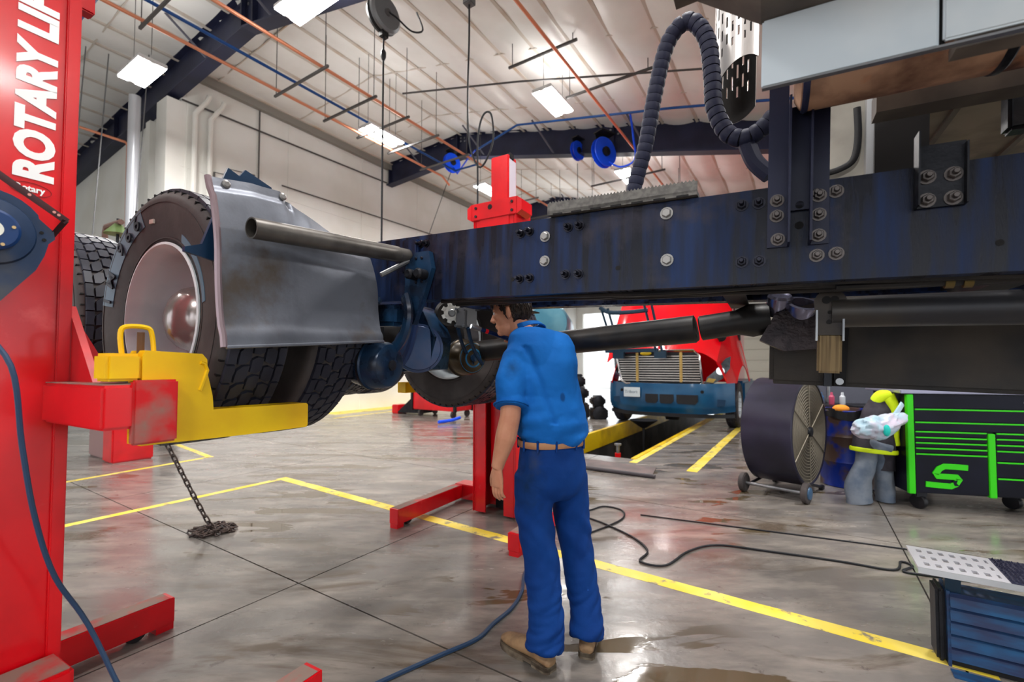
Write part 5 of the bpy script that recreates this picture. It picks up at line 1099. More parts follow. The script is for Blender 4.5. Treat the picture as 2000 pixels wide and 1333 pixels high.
# ---- chain with a heap on the floor
CH = thing('tow_chain', 'rusty steel chain hanging from the raised truck into a heap on the floor', 'chain', (-2.52, 3.88, 0))
M_chain = mat('rusty_chain', rgb(78, 64, 58), 0.5, 0.5, col2=rgb(52, 46, 46), scale=30)
lk = MB(); lk.tube([(0.017*math.cos(a)+0, 0, 0.030*math.sin(a)+(0.010 if math.sin(a) > 0 else -0.010)) for a in [2*PI*k/14 for k in range(14)]], 0.0065, 7, closed=True); ME_LINK = lk.mesh('chain_link', M_chain, 60)
cpath = spline([(-0.62, 0.02, 1.05), (-0.42, 0.01, 0.75), (-0.22, 0.0, 0.40), (-0.06, 0, 0.12), (0.0, 0, 0.05)], 10)
tot = sum((b-a).length for a, b in zip(cpath, cpath[1:])); s = 0; k = 0
while s < tot:
    p, d_ = sample(cpath, s); q = d_.to_track_quat('Z', 'Y'); o = link('chain_link', ME_LINK, CH, p); o.rotation_mode = 'QUATERNION'; o.rotation_quaternion = q @ Euler((0, 0, PI/2 if k % 2 else 0)).to_quaternion(); s += 0.058; k += 1
for k in range(64):
    a = k*0.42; r = 0.13*math.sqrt(random.random())+0.015; o = link('chain_link', ME_LINK, CH, (r*math.cos(a)*1.1, r*math.sin(a), 0.018+0.055*(1-r/0.15)*random.random()), (PI/2+random.uniform(-.5, .5), random.uniform(-.4, .4), random.uniform(0, 6)))
# ================================================================== far things on the left and centre
RC = thing('tool_cart', 'low red tool cart with black corners seen under the far wheels', 'tool cart', (-1.50, 12.0, 0), BH)
MB().box(-1.55, 0.0, 0.0, 0.75, 0.18, 0.85, bev=0.02).build('cart_body', M_red, RC)
for (x, y) in ((-1.55, 0), (0, 0), (-1.55, 0.75), (0, 0.75)): MB().box(x-0.04, x+0.04, y-0.04, y+0.04, 0.16, 0.9, bev=0.01).build('corner_post', M_black, RC)
MB().box(-1.5, -0.05, -0.012, 0.0, 0.66, 0.70).build('white_stripe', M_white, RC)
for (x, y) in ((-1.3, 0.08), (-0.12, 0.08), (-1.3, 0.66), (-0.12, 0.66)): MB().lathe([(0.09, -0.03), (0.09, 0.03)], c=(x, y, 0.09), axis=(1, 0, 0), seg=16).build('caster', M_rubber, RC)
FJ = thing('floor_jack', 'dark wedge shaped floor jack with a red foot left of the red cart', 'jack', (-3.35, 13.3, 0), BH+0.1)
MB().prism([(0, 0.03), (0.95, 0.05), (1.0, 0.75), (0.9, 0.78)], 0, 0.5, 'xz').build('jack_body', M_dark, FJ); MB().box(-0.2, 0.05, 0, 0.4, 0, 0.26, bev=0.02).build('jack_foot', M_red, FJ)
D2 = thing('oil_drum', 'red and black steel drum left of the far red lift column', 'drum', (-0.66, 11.5, 0))
MB().lathe([(0.28, 0), (0.285, 0.28), (0.295, 0.3), (0.285, 0.32)], seg=28).build('drum_base', M_black, D2); MB().lathe([(0.284, 0.32), (0.284, 0.56), (0.295, 0.58), (0.284, 0.6), (0.284, 0.87), (0.27, 0.88)], seg=28).build('drum_body', M_red, D2)
o = MB().tube(spline([(0, 0, 0.045), (0.25, 0.25, 0.05), (0.45, 0.5, 0.09)], 4), 0.04, 8).build('blue_pipe', M_bluehose, None, loc=(-1.75, 10.9, 0.01)); tag(o, 'blue pipe leaning on the floor beside the far red and black drum', 'pipe')
# pile of engine parts behind the mechanic
PL = [(1.78, 12.2, 0.0, 0.50, 0.5, 0.55), (1.80, 12.2, 0.552, 0.46, 0.42, 0.30), (2.30, 12.2, 0.0, 0.44, 0.5, 0.36), (2.28, 12.2, 0.362, 0.38, 0.38, 0.25), (1.77, 12.2, 0.854, 0.35, 0.35, 0.32), (1.25, 12.2, 0.0, 0.45, 0.45, 0.25)]
M_parts = mat('greasy_parts', rgb(70, 58, 50), 0.5, 0.3, col2=rgb(34, 32, 36), scale=6)
lbs = ['large lower', 'middle', 'wide right hand', 'small right hand', 'topmost', 'low outer']
for k, (x, y, z, a, b, c) in enumerate(PL):
    o = thing('engine_part', lbs[k]+' greasy engine part in the pile right behind the mechanic', 'engine part', (x, y, z), 0.0, 'engine parts in the pile')
    MB().box(-a/2, a/2, -b/2, b/2, 0, c*0.75, bev=0.04).build('casting', M_parts, o); MB().lathe([(b*0.36, 0), (b*0.40, 0.08), (b*0.3, 0.10)], c=(0, -b/2, c*0.4), axis=(0, -1, 0), seg=16).build('pulley', M_dark, o); MB().box(-a*0.3, a*0.3, -b*0.3, b*0.3, c*0.75, c, bev=0.02).build('cover', M_steel if k % 2 else M_dark, o)
# blue grey tank of the next truck, behind the mechanic's shoulder
TKB = thing('round_tank', 'blue grey round tank behind the mechanic, before the bright doorway', 'tank', (0.86, 9.6, 0), 0.1)
MB().lathe([(0.02, -0.9), (0.36, -0.88), (0.40, -0.8), (0.40, 0.8), (0.36, 0.88), (0.02, 0.9)], c=(0, 0, 2.22), axis=(0.3, 1, 0), seg=36).build('tank_shell', mat('tank_blue', rgb(70, 128, 150), 0.3, 0.3, col2=rgb(96, 150, 168), scale=2), TKB)
for s in (-0.6, 0.6):
    MB().box(-0.3+s*0.3, 0.3+s*0.3, s-0.05, s+0.05, 1.72, 1.90).build('tank_saddle', M_dark, TKB)
    for q in (-0.25, 0.25): MB().box(q+s*0.3-0.04, q+s*0.3+0.04, s-0.04, s+0.04, 0, 1.74).build('stand_leg', M_dark, TKB)
# machine at the far left, behind the tandem wheel
MC = thing('press_machine', 'red shop machine with a green hood behind the left tyres', 'machine', (-6.05, 6.75, 0), BH)
MB().box(0.05, 0.42, 0, 0.5, 0, 3.02, bev=0.02).build('machine_body', M_red, MC)
MB().box(-0.75, 0.02, 0.05, 0.5, 0, 2.75, bev=0.02).build('machine_frame', mat('machine_grey', rgb(150, 120, 118), 0.6), MC)
MB().lathe([(0.015, 0.18), (0.04, 0.16), (0.13, 0.05), (0.17, 0.0), (0.15, 0.0)], c=(0.05, 0.1, 3.38), seg=24).build('green_hood', mat('hood_green', rgb(92, 112, 66), 0.5), MC)
MB().cyl((0.05, 0.1, 2.7), (0.05, 0.1, 3.62), 0.02, 8).build('hood_stem', M_dark, MC)
MB().tube([(0.18, 0.1, 3.55), (-0.45, 0.1, 3.58), (-0.5, 0.1, 3.5), (-0.5, 0.1, 2.7)], 0.04, 8).build('elbow_pipe', mat('pipe_brown', rgb(110, 84, 76), 0.6), MC)
MB().cyl((-0.8, 0.1, 3.22), (0.15, 0.1, 3.16), 0.05, 10).build('yellow_pipe', mat('pipe_pale_yellow', rgb(212, 196, 128), 0.5), MC)
# another vehicle's wheel on the floor at the far left
OW = thing('standing_tyre', 'truck tyre standing on the floor at the far left, under the carriage bar', 'tyre', Bw(-10.8, 3.6, 0.512), BH+0.5)
link('rim', ME_RIM, OW, rot=(0, 0, 0)); link('tyre', ME_TYRE, OW); link('tyre_tread', ME_TREAD, OW)
# ================================================================== the mechanic
PITCH_ = math.radians(2.0)
def at(u, v, Y):
    """a point of the figure from where the eye sees it and how far off it stands"""
    x = (u-1000)/889.0; z = -(v-684)/889.0; c, s_ = math.cos(PITCH_), math.sin(PITCH_)
    r = Vector((x, c-z*s_, s_+z*c)); return Vector((0, 0, 1.4))+r*(Y/r.y)
PO = Vector((0.22, 2.32, 0.0))
PN = thing('person', 'person in blue work shirt and navy trousers looking under the truck with a flashlight', 'person', PO)
M_skin = mat('skin', rgb(206, 148, 118), 0.5, col2=rgb(190, 126, 98), scale=14, mix=(0.35, 0.75), bump=0.06, bscale=120)
def remesh(mb, name, m, parent, vox, it=4, fold=None, ang=180):
    me = mb.mesh('tmp', None); ob = bpy.data.objects.new('tmp', me); COL.objects.link(ob)
    r = ob.modifiers.new('r', 'REMESH'); r.mode = 'VOXEL'; r.voxel_size = vox
    if it: s_ = ob.modifiers.new('s', 'SMOOTH'); s_.iterations = it; s_.factor = 0.5
    dg = bpy.context.evaluated_depsgraph_get(); out = bpy.data.meshes.new_from_object(ob.evaluated_get(dg)); bpy.data.objects.remove(ob)
    if fold:
        out.update(); co = [v.co.copy() for v in out.vertices]; no = [v.normal.copy() for v in out.vertices]
        for v, c, n in zip(out.vertices, co, no): v.co = c+n*fold(c, n)
    out.name = name; out.materials.clear(); out.materials.append(m); out.polygons.foreach_set('use_smooth', [True]*len(out.polygons)); out.update()
    return link(name, out, parent)
def rel(p): return p-PO
lat = Vector((-0.89, -0.45, 0)).normalized(); fwd = Vector((-0.45, 0.89, 0)).normalized()
def rings(mb, spec, seg=28, cap=True, sup=2.4):
    """spec: (centre, half lateral, half depth[, lateral axis, depth axis])"""
    o = len(mb.v)
    for (c, a, b, *ax) in spec:
        la = ax[0] if ax else lat; fa = ax[1] if len(ax) > 1 else fwd
        for k in range(seg):
            t = 2*PI*k/seg; ct, st = math.cos(t), math.sin(t)
            mb.v.append(tuple(c+la*(a*math.copysign(abs(ct)**(2/sup), ct))+fa*(b*math.copysign(abs(st)**(2/sup), st))))
    n = len(spec)
    for i in range(n-1):
        for k in range(seg): k2 = (k+1) % seg; mb.f.append([o+i*seg+k, o+i*seg+k2, o+(i+1)*seg+k2, o+(i+1)*seg+k])
    if cap: mb.f.append([o+k for k in range(seg)][::-1]); mb.f.append([o+(n-1)*seg+k for k in range(seg)])
# ---- head frame
Hc = rel(at(998, 606, 2.46)); hf = Vector((-0.94, 0.26, -0.16)).normalized(); hs_ = Vector((0, 0, 1)).cross(hf).normalized(); hu = hf.cross(hs_).normalized()
HM = Matrix((hf, hs_, hu)).transposed().to_4x4()
def hp_(f, s_, u): return Hc+hf*f+hs_*s_+hu*u
body = MB()
body.ell(Hc, (0.100, 0.077, 0.098), HM, 20, 16)
body.ell(hp_(0.042, 0, -0.035), (0.054, 0.062, 0.085), HM, 18, 14)
body.ell(hp_(0.036, 0, -0.088), (0.056, 0.054, 0.048), HM, 16, 12)
body.ell(hp_(0.076, 0, -0.114), (0.020, 0.024, 0.018), HM)            # chin
body.ell(hp_(0.083, 0, 0.012), (0.016, 0.050, 0.014), HM)             # brow
body.tube([hp_(0.090, 0, 0.004), hp_(0.104, 0, -0.022), hp_(0.114, 0, -0.042), hp_(0.100, 0, -0.052)], [0.008, 0.010, 0.014, 0.010], 10)
for s_ in (-1, 1):
    body.ell(hp_(0.105, s_*0.011, -0.045), (0.010, 0.008, 0.008), HM)
    body.ell(hp_(0.070, s_*0.040, -0.030), (0.022, 0.022, 0.020), HM)   # cheek
    body.ell(hp_(-0.004, s_*0.080, -0.022), (0.018, 0.008, 0.031), HM)  # ear
    body.ell(hp_(-0.004, s_*0.078, -0.045), (0.010, 0.007, 0.012), HM)
body.ell(hp_(0.090, 0, -0.074), (0.012, 0.024, 0.006), HM); body.ell(hp_(0.088, 0, -0.085), (0.012, 0.022, 0.007), HM)  # lips
nb = rel(at(1040, 668, 2.44))
body.tube([hp_(-0.02, 0, -0.06), hp_(-0.035, 0, -0.12), nb], [0.058, 0.058, 0.070], 16)
# torso core
wa = rel(at(1077, 866, 2.34)); ch = rel(at(1052, 745, 2.39)); sh = rel(at(1044, 692, 2.41))
body.tube([rel(at(1077, 930, 2.34)), wa, ch, sh, nb], [(0.10, 0.13), (0.09, 0.13), (0.10, 0.14), (0.08, 0.15), (0.05, 0.06)], 18, up=tuple(fwd))
# left arm, hanging
LA = [rel(at(1012, 690, 2.33)), rel(at(1000, 745, 2.27)), rel(at(997, 812, 2.21)), rel(at(988, 855, 2.21)), rel(at(975, 900, 2.23)), rel(at(971, 915, 2.235))]
body.tube(LA, [0.060, 0.056, 0.050, 0.052, 0.034, 0.030], 16)
# right arm, bent up in front with the flashlight
RA = [rel(at(1098, 688, 2.46)), rel(at(1090, 740, 2.50)), rel(at(1062, 768, 2.52)), rel(at(1052, 730, 2.56)), rel(at(1036, 696, 2.60)), rel(at(1030, 684, 2.61))]
body.tube(RA, [0.060, 0.054, 0.048, 0.046, 0.032, 0.030], 16)
def hand(mb, wrist, d, nrm, side, curl, scale=1.0):
    """d: wrist to fingers, nrm: out of the back of the hand, side: towards the thumb"""
    d = d.normalized(); nrm = (nrm-d*nrm.dot(d)).normalized(); side = (side-d*side.dot(d)-nrm*side.dot(nrm)).normalized(); k = scale
    mb.tube([wrist-d*0.02, wrist+d*0.02*k, wrist+d*0.055*k, wrist+d*0.092*k], [(0.019, 0.027), (0.019, 0.034), (0.018, 0.041), (0.014, 0.041)], 14, up=tuple(nrm))
    for i, (o, ln) in enumerate(((0.031, 0.074), (0.0105, 0.082), (-0.0105, 0.076), (-0.030, 0.060))):
        p = wrist+d*0.088*k+side*o; dd = d; pts = [p-d*0.012]; c = curl*(0.8+0.12*i)
        rr = [0.0095]
        for j, f in enumerate((0.45, 0.32, 0.23)):
            pts.append(p); rr.append((0.0095, 0.0088, 0.0080)[j]); p = p+dd*(ln*f); dd = (dd-nrm*c*(1.0 if j else 0.7)).normalized()
        pts.append(p); rr.append(0.0065); mb.tube(pts, rr, 9); mb.ell(p, (0.0066,)*3, None, 8, 6)
    p = wrist+d*0.028*k+side*0.030; dd = (d*0.75+side*0.62-nrm*0.25).normalized(); pts = [p-dd*0.015]; rr = [0.013]
    for j, ln in enumerate((0.042, 0.032, 0.026)):
        pts.append(p); rr.append((0.0125, 0.0105, 0.009)[j]); p = p+dd*ln; dd = (dd+d*0.35-nrm*0.25*curl).normalized()
    pts.append(p); rr.append(0.007); mb.tube(pts, rr, 9); mb.ell(p, (0.0071,)*3, None, 8, 6)
hand(body, LA[-1], Vector((0.02, 0.03, -1)), Vector((-0.72, -0.66, 0.05)), Vector((-0.62, 0.76, 0)), 0.62)
hand(body, RA[-1], Vector((-0.75, 0.05, 0.55)), Vector((0.2, 0.95, 0.25)), Vector((-0.35, -0.2, 0.9)), 1.25)
# legs inside the trousers
LL = [rel(at(1045, 900, 2.31)), rel(at(1044, 1000, 2.30)), rel(at(1056, 1095, 2.27)), rel(at(1063, 1180, 2.22)), rel(at(1066, 1262, 2.18))]
RL_ = [rel(at(1108, 900, 2.39)), rel(at(1116, 1000, 2.41)), rel(at(1130, 1095, 2.40)), rel(at(1143, 1180, 2.33)), rel(at(1146, 1240, 2.27))]
body.tube(LL, [0.078, 0.07, 0.055, 0.05, 0.04], 14); body.tube(RL_, [0.078, 0.07, 0.055, 0.05, 0.04], 14)
remesh(body, 'body', M_skin, PN, 0.0045, 3)
# eyes
for s_ in (-1, 1):
    e = MB().ell(hp_(0.083, s_*0.033, -0.010), (0.011,)*3, HM, 12, 8).build('eye', mat('eye_white', rgb(232, 226, 220), 0.2), PN)
    MB().ell(hp_(0.0915, s_*0.033, -0.010), (0.004, 0.005, 0.005), HM, 10, 6).build('iris', mat('iris_brown', rgb(50, 32, 22), 0.2), e)
    MB().tube([hp_(0.094, s_*0.014, 0.012), hp_(0.096, s_*0.033, 0.018), hp_(0.086, s_*0.054, 0.012)], [0.003, 0.0045, 0.002], 8).build('eyebrow', mat('brow_hair', rgb(42, 28, 20), 0.7), PN)
# hair
M_hair = mat('dark_brown_hair', rgb(46, 32, 24), 0.42, col2=rgb(24, 17, 14), scale=60, stretch=(1, 1, 0.25), bump=0.8, bscale=140)
bm = bmesh.new(); bmesh.ops.create_icosphere(bm, subdivisions=5, radius=1.0)
for v in bm.verts:
    p = v.co.copy(); q = Vector((p.x*0.109, p.y*0.085, p.z*0.107)); n = noise.noise(Vector((p.x*5, p.y*5, p.z*2.2)))*0.006+noise.noise(Vector((p.x*22, p.y*22, p.z*8)))*0.003
    v.co = q+p*(n+0.003)
def keep(c):
    f, s_, u = c.x, c.y, c.z
    if u > 0.045: return True
    if f > 0.055: return u > 0.040+0.25*(f-0.055)
    if f > 0.022: return u > -0.012 if abs(s_) > 0.05 and f < 0.042 else u > 0.02
    if f > -0.02: return u > 0.008 or (f > 0.012 and u > -0.04)
    return u > -0.085+0.10*max(0, f+0.05)
dead = [f for f in bm.faces if not keep(f.calc_center_median())]; bmesh.ops.delete(bm, geom=dead, context='FACES')
bmesh.ops.solidify(bm, geom=bm.faces[:], thickness=0.012)
for v in bm.verts: v.co = Hc+hf*v.co.x+hs_*v.co.y+hu*(v.co.z+0.004)
me = bpy.data.meshes.new('hair'); bm.to_mesh(me); bm.free(); me.polygons.foreach_set('use_smooth', [True]*len(me.polygons)); me.materials.append(M_hair); HR = link('hair', me, PN)
hs2 = MB(); rnd = random.Random(3)
for k in range(420):                                              # short locks over the crown and nape
    a = rnd.uniform(0, 2*PI); el = rnd.uniform(-0.5, 1.45); c = Vector((math.cos(el)*math.cos(a)*0.112, math.cos(el)*math.sin(a)*0.088, math.sin(el)*0.110))
    if not keep(c) or c.z < -0.075: continue
    dn = Vector((-0.25+0.5*c.x/0.1, c.y*3, -0.9 if el < 0.9 else -0.15)); nn = c.normalized(); dn = (dn-nn*dn.dot(nn)).normalized(); ln = rnd.uniform(0.018, 0.034)
    pts = [c*0.99, c*1.02+dn*ln*0.5, c*1.005+dn*ln]
    hs2.tube([Hc+hf*p.x+hs_*p.y+hu*(p.z+0.004) for p in pts], [0.0035, 0.003, 0.0008], 5)
hs2.build('hair_locks', M_hair, HR, ang=80)
# ---- shirt
def cloth_mat(name, col, col2, stains):
    m = mat(name, col, 0.8, col2=col2, scale=5, mix=(0.35, 0.75), bump=0.55, bscale=13, spec=0.15); nt = m.node_tree; b = nt.nodes['Principled BSDF']
    src = b.inputs['Base Color'].links[0].from_socket; tc = nt.nodes.new('ShaderNodeTexCoord')
    nz = nt.nodes.new('ShaderNodeTexNoise'); nz.inputs['Scale'].default_value = 25; nt.links.new(tc.outputs['Object'], nz.inputs['Vector'])
    for (p, r, c, soft, st) in stains:
        sb = nt.nodes.new('ShaderNodeVectorMath'); sb.operation = 'SUBTRACT'; sb.inputs[1].default_value = p; nt.links.new(tc.outputs['Object'], sb.inputs[0])
        ml = nt.nodes.new('ShaderNodeVectorMath'); ml.operation = 'MULTIPLY'; ml.inputs[1].default_value = st; nt.links.new(sb.outputs[0], ml.inputs[0])
        ln = nt.nodes.new('ShaderNodeVectorMath'); ln.operation = 'LENGTH'; nt.links.new(ml.outputs[0], ln.inputs[0])
        ad = nt.nodes.new('ShaderNodeMath'); ad.operation = 'MULTIPLY_ADD'; nt.links.new(nz.outputs['Fac'], ad.inputs[0]); ad.inputs[1].default_value = r*soft; nt.links.new(ln.outputs['Value'], ad.inputs[2])
        mr = nt.nodes.new('ShaderNodeMapRange'); mr.inputs[1].default_value = r*(1+0.5*soft); mr.inputs[2].default_value = r*(0.9-0.3*soft); nt.links.new(ad.outputs[0], mr.inputs[0])
        mr.inputs[4].default_value = 0.75
        mx = nt.nodes.new('ShaderNodeMix'); mx.data_type = 'RGBA'; nt.links.new(mr.outputs[0], mx.inputs[0]); nt.links.new(src, mx.inputs[6]); mx.inputs[7].default_value = c; src = mx.outputs[2]
    nt.links.new(src, b.inputs['Base Color']); return m
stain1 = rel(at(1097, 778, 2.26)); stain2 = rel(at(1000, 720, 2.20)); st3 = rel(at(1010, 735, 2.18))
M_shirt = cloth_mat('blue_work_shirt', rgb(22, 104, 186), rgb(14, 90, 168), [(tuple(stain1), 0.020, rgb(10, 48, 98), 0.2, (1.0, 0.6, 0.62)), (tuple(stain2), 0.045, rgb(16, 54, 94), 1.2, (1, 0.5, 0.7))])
tilt_l = lat
shirt = MB()
rings(shirt, [(rel(at(1080, 868, 2.34)), 0.160, 0.118), (rel(at(1080, 850, 2.335)), 0.185, 0.135), (rel(at(1080, 825, 2.335)), 0.188, 0.138), (rel(at(1072, 785, 2.35)), 0.178, 0.130), (rel(at(1062, 740, 2.37)), 0.184, 0.132),
              (rel(at(1060, 706, 2.385)), 0.194, 0.130), (rel(at(1058, 678, 2.40)), 0.190, 0.116), (rel(at(1053, 656, 2.415)), 0.158, 0.096), (rel(at(1045, 643, 2.43)), 0.09, 0.08)], 32)
SL = [rel(at(1022, 684, 2.355)), rel(at(1010, 700, 2.31)), rel(at(1001, 745, 2.265)), rel(at(998, 797, 2.215))]
shirt.tube(SL, [0.075, 0.082, 0.082, (0.084, 0.078)], 22)
SR = [rel(at(1084, 674, 2.44)), rel(at(1099, 694, 2.46)), rel(at(1090, 745, 2.49)), rel(at(1072, 765, 2.51))]
shirt.tube(SR, [0.070, 0.076, 0.072, 0.07], 18)
wz = wa.z
def shirt_fold(c, n):
    w = max(0, 1-abs(c.z-(wz+0.05))/0.20)
    q = c.dot(lat); f1 = noise.noise(Vector((q*9, c.z*2.2+q*4, c.dot(fwd)*5)))*0.013
    f2 = noise.noise(Vector((q*6+c.z*10, c.z*16, c.dot(fwd)*4)))*0.02*w
    ridge = -0.012*math.exp(-((c.dot(lat)-0.115-0.25*(c.z-1.3))/0.016)**2)*(1 if 1.12 < c.z < 1.5 else 0)*(1 if n.y < 0.2 else 0)   # crease behind the arm
    cr = (abs(noise.noise(Vector((q*4.5+c.z*3.2, c.z*3.0-q*3.0, 1.7))))-0.25)*0.022+(abs(noise.noise(Vector((q*7-c.z*5, c.z*7+q*3, 5.1))))-0.25)*0.012*(0.4+w)
    return f1*0.5+f2+ridge+cr+noise.noise(c*40)*0.0008
SHIRT = remesh(shirt, 'shirt', M_shirt, PN, 0.008, 5, shirt_fold)
# sleeve hem and yoke seams
cf = MB(); d_ = (SL[-1]-SL[-2]).normalized(); u_ = d_.orthogonal().normalized(); v_ = d_.cross(u_)
cf.tube([SL[-1]-d_*0.012+u_*(0.0755*math.cos(a))+v_*(0.073*math.sin(a)) for a in [2*PI*k/28 for k in range(28)]], [(0.005, 0.016)]*28, 6, closed=True); cf.build('sleeve_hem', M_shirt, SHIRT)
# collar
co = MB(); cc = rel(at(1034, 642, 2.435)); cu = (hp_(-0.03, 0, -0.09)-nb).normalized()
cl = lat; cfw = cu.cross(cl).normalized()
def coll(u, v):
    a = 2*PI*u+PI/2; rx, ry = 0.077-0.012*v, 0.074-0.010*v
    p = cc+cl*(math.cos(a)*rx)+cfw*(-math.sin(a)*ry); return p+cu*(-0.018+0.052*v*(0.75+0.25*math.sin(a)))
co.grid(coll, 40, 5, thick=0.006); co.build('collar', M_shirt, SHIRT)
# ---- trousers
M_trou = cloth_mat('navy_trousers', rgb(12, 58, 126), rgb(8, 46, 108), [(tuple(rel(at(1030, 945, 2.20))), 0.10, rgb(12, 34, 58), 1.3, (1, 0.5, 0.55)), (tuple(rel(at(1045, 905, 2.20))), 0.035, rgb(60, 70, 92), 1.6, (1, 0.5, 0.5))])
tr = MB()
rings(tr, [(rel(at(1077, 867, 2.34)), 0.166, 0.120), (rel(at(1077, 880, 2.34)), 0.170, 0.124), (rel(at(1077, 905, 2.34)), 0.178, 0.134), (rel(at(1077, 940, 2.345)), 0.182, 0.138), (rel(at(1077, 958, 2.35)), 0.172, 0.125), (rel(at(1078, 972, 2.35)), 0.14, 0.09)], 30)
TL_ = [rel(at(1044, 925, 2.305)), rel(at(1042, 1000, 2.295)), rel(at(1050, 1050, 2.285)), rel(at(1058, 1095, 2.27)), rel(at(1064, 1180, 2.22)), rel(at(1066, 1235, 2.19)), rel(at(1064, 1270, 2.17))]
tr.tube(TL_, [0.108, 0.096, 0.089, 0.086, 0.081, 0.082, 0.088], 22)
TRr = [rel(at(1110, 925, 2.39)), rel(at(1116, 1000, 2.41)), rel(at(1123, 1050, 2.41)), rel(at(1130, 1095, 2.385)), rel(at(1143, 1180, 2.33)), rel(at(1145, 1215, 2.29)), rel(at(1145, 1247, 2.265))]
tr.tube(TRr, [0.106, 0.092, 0.085, 0.082, 0.076, 0.078, 0.084], 22)
def trou_fold(c, n):
    h = c.z; an = max(0, 1-h/0.45); kn = max(0, 1-abs(h-0.55)/0.22); th_ = max(0, 1-abs(h-0.85)/0.2)
    q = c.dot(lat)
    f = abs(noise.noise(Vector((q*5+3, h*22+q*9, c.dot(fwd)*5))))*0.034*an+noise.noise(Vector((q*6, h*13-q*14, c.dot(fwd)*6)))*0.018*kn+noise.noise(Vector((q*11, h*4+q*3, c.dot(fwd)*4)))*0.012*th_
    return f+noise.noise(c*7)*0.003+(abs(noise.noise(Vector((q*8+h*2, h*6+q*7, 2.2))))-0.22)*0.014
TROU = remesh(tr, 'trousers', M_trou, PN, 0.008, 14, trou_fold)
# waistband, belt and loops
def ring(name, z_off, a, b, h, t, m, par, seg=44):
    c = rel(at(1077, 866, 2.34))+Vector((0, 0, z_off)); mb = MB()
    mb.tube([c+lat*(a*math.copysign(abs(math.cos(q))**(2/2.4), math.cos(q)))+fwd*(b*math.copysign(abs(math.sin(q))**(2/2.4), math.sin(q))) for q in [2*PI*k/seg for k in range(seg)]], [(h, t)]*seg, 8, closed=True, up=(0, 0, 1)); return mb.build(name, m, par)
BLT = ring('belt', 0.006, 0.172, 0.126, 0.016, 0.004, mat('tan_belt', rgb(176, 128, 92), 0.6, col2=rgb(150, 104, 76), scale=12), PN)
for q in (-2.35, -1.9, -1.35, -0.75, -0.15, 0.6, 1.5, 2.4):
    ca, sa = math.cos(q), math.sin(q); c = rel(at(1077, 866, 2.34))+lat*(0.175*math.copysign(abs(ca)**(2/2.4), ca))+fwd*(0.129*math.copysign(abs(sa)**(2/2.4), sa))
    MB().tube([c+Vector((0, 0, -0.024)), c+Vector((0, 0, 0.03))], [(0.006, 0.006)]*2, 6).build('belt_loop', M_trou, TROU)
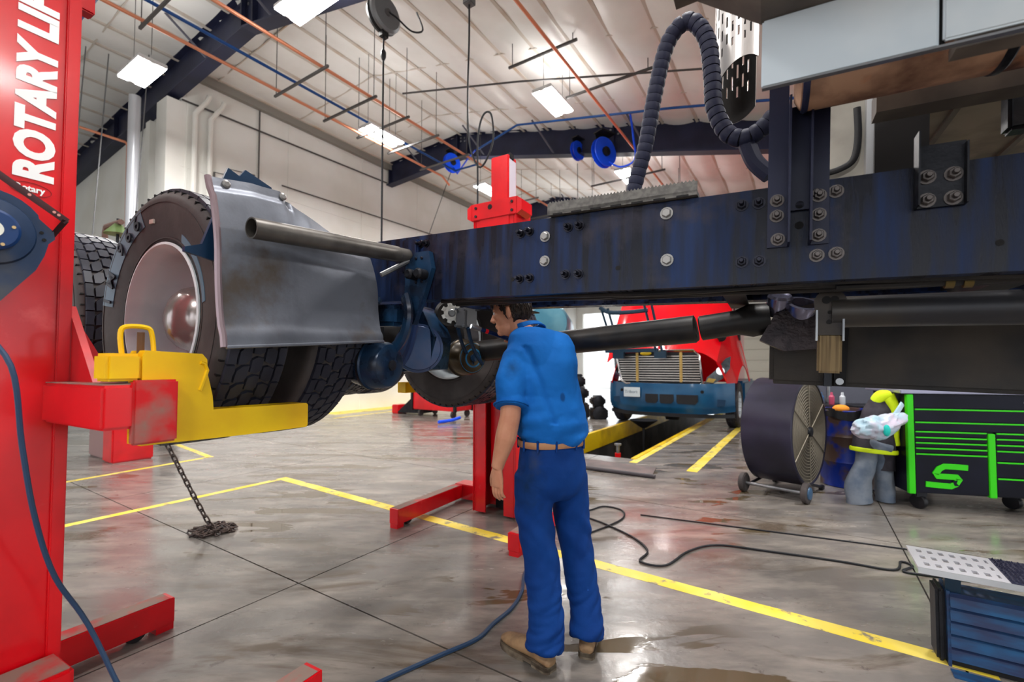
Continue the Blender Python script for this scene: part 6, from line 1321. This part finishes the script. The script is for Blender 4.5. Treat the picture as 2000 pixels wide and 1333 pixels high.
# ---- boots
M_boot = mat('tan_leather_boot', rgb(158, 126, 92), 0.6, col2=rgb(110, 84, 62), scale=14, mix=(0.4, 0.7), bump=0.2, bscale=50)
M_sole = mat('boot_sole', rgb(84, 72, 60), 0.7, col2=rgb(120, 108, 92), scale=20)
def boot(heel, toe, name='boot'):
    h = Vector((heel[0], heel[1], 0))-PO; t = Vector((toe[0], toe[1], 0))-PO; d = (t-h).normalized(); sd = Vector((-d.y, d.x, 0)); L_ = (t-h).length; up = Vector((0, 0, 1))
    m = MB(); st = [(0.00, 0.026, 0.026, 0.052), (0.03, 0.036, 0.02, 0.066), (0.18, 0.040, 0.02, 0.095), (0.35, 0.040, 0.02, 0.11), (0.52, 0.045, 0.02, 0.095), (0.70, 0.050, 0.02, 0.078), (0.85, 0.046, 0.022, 0.066), (0.95, 0.034, 0.026, 0.055), (1.0, 0.016, 0.032, 0.044)]
    m2 = []
    for (f, w, z0_, z1_) in st: m2.append((h+d*(L_*f)+up*((z0_+z1_)/2), w, (z1_-z0_)/2))
    o = len(m.v); seg = 20
    for (c, w, hh) in m2:
        for k in range(seg): a = 2*PI*k/seg; m.v.append(tuple(c+sd*(w*math.cos(a))+up*(hh*math.sin(a))))
    for i in range(len(m2)-1):
        for k in range(seg): k2 = (k+1) % seg; m.f.append([o+i*seg+k, o+i*seg+k2, o+(i+1)*seg+k2, o+(i+1)*seg+k])
    m.f.append([o+k for k in range(seg)]); m.f.append([o+(len(m2)-1)*seg+k for k in range(seg)])
    m.tube([h+d*0.085+up*0.06, h+d*0.085+up*0.11], [(0.042, 0.04), (0.042, 0.04)], 18)
    B_ = remesh(m, name, M_boot, PN, 0.005, 4)
    sole = MB(); outl = [(0.0, 0.028), (0.06, 0.040), (0.30, 0.040), (0.45, 0.044), (0.70, 0.054), (0.88, 0.046), (0.97, 0.030), (1.01, 0.010)]
    pts = [h+d*(L_*f)+sd*w for f, w in outl]+[h+d*(L_*f)-sd*w for f, w in outl[::-1]]; n = len(pts)
    vs = [tuple(p+up*0.010) for p in pts]+[tuple(p+up*0.028) for p in pts]; sole.add(vs, [[k for k in range(n)][::-1], [n+k for k in range(n)]]+[[k, (k+1) % n, n+(k+1) % n, n+k] for k in range(n)]); sole.build('sole', M_sole, B_)
    hl = [h+d*(L_*f)+sd*w for f, w in outl[:3]]+[h+d*(L_*f)-sd*w for f, w in outl[:3][::-1]]; n = len(hl); q = MB()
    q.add([tuple(p) for p in hl]+[tuple(p+up*0.03) for p in hl], [[k for k in range(n)][::-1], [n+k for k in range(n)]]+[[k, (k+1) % n, n+(k+1) % n, n+k] for k in range(n)]); q.build('heel', M_sole, B_)
    fl = [h+d*(L_*f)+sd*w for f, w in outl[3:7]]+[h+d*(L_*f)-sd*w for f, w in outl[3:7][::-1]]; n = len(fl); q = MB()
    q.add([tuple(p) for p in fl]+[tuple(p+up*0.012) for p in fl], [[k for k in range(n)][::-1], [n+k for k in range(n)]]+[[k, (k+1) % n, n+(k+1) % n, n+k] for k in range(n)]); q.build('sole_pad', M_sole, B_)
boot((0.185, 2.125), (-0.045, 2.355)); boot((0.352, 2.215), (0.44, 2.51))
# ---- flashlight in the raised hand
fa = at(920, 638, 2.50); fb_ = at(1015, 670, 2.63); fd = (fb_-fa).normalized()
FL = thing('flashlight', 'slim dark blue flashlight with a red band held before the face of the mechanic', 'flashlight', fa)
ML = (fb_-fa).length
MB().lathe([(0.012, 0.0), (0.0165, 0.0), (0.0165, 0.035), (0.013, 0.05), (0.012, 0.06)], axis=fd, seg=20).build('lamp_head', M_steel, FL)
MB().lathe([(0.0125, 0.06), (0.0125, ML)], axis=fd, seg=18).build('barrel', mat('flashlight_blue', rgb(26, 48, 92), 0.25, 0.5), FL)
MB().lathe([(0.0132, 0.088), (0.0132, 0.105)], axis=fd, seg=18).build('red_band', M_red, FL)
MB().lathe([(0.0115, -0.0005), (0.0115, 0.001)], axis=fd, seg=18).build('lens', mat('torch_lens', rgb(235, 240, 255), 0.1, emit=((0.9, 0.95, 1.0, 1), 3.0)), FL)
sp = bpy.data.lights.new('torch_beam', 'SPOT'); sp.energy = 16; sp.spot_size = math.radians(34); sp.spot_blend = 0.6; sp.shadow_soft_size = 0.01; sp.color = (0.9, 0.95, 1)
so = bpy.data.objects.new('torch_beam', sp); COL.objects.link(so); so.parent = FL; so.location = -fd*0.004; so.rotation_mode = 'QUATERNION'; so.rotation_quaternion = (-fd).to_track_quat('-Z', 'Y')
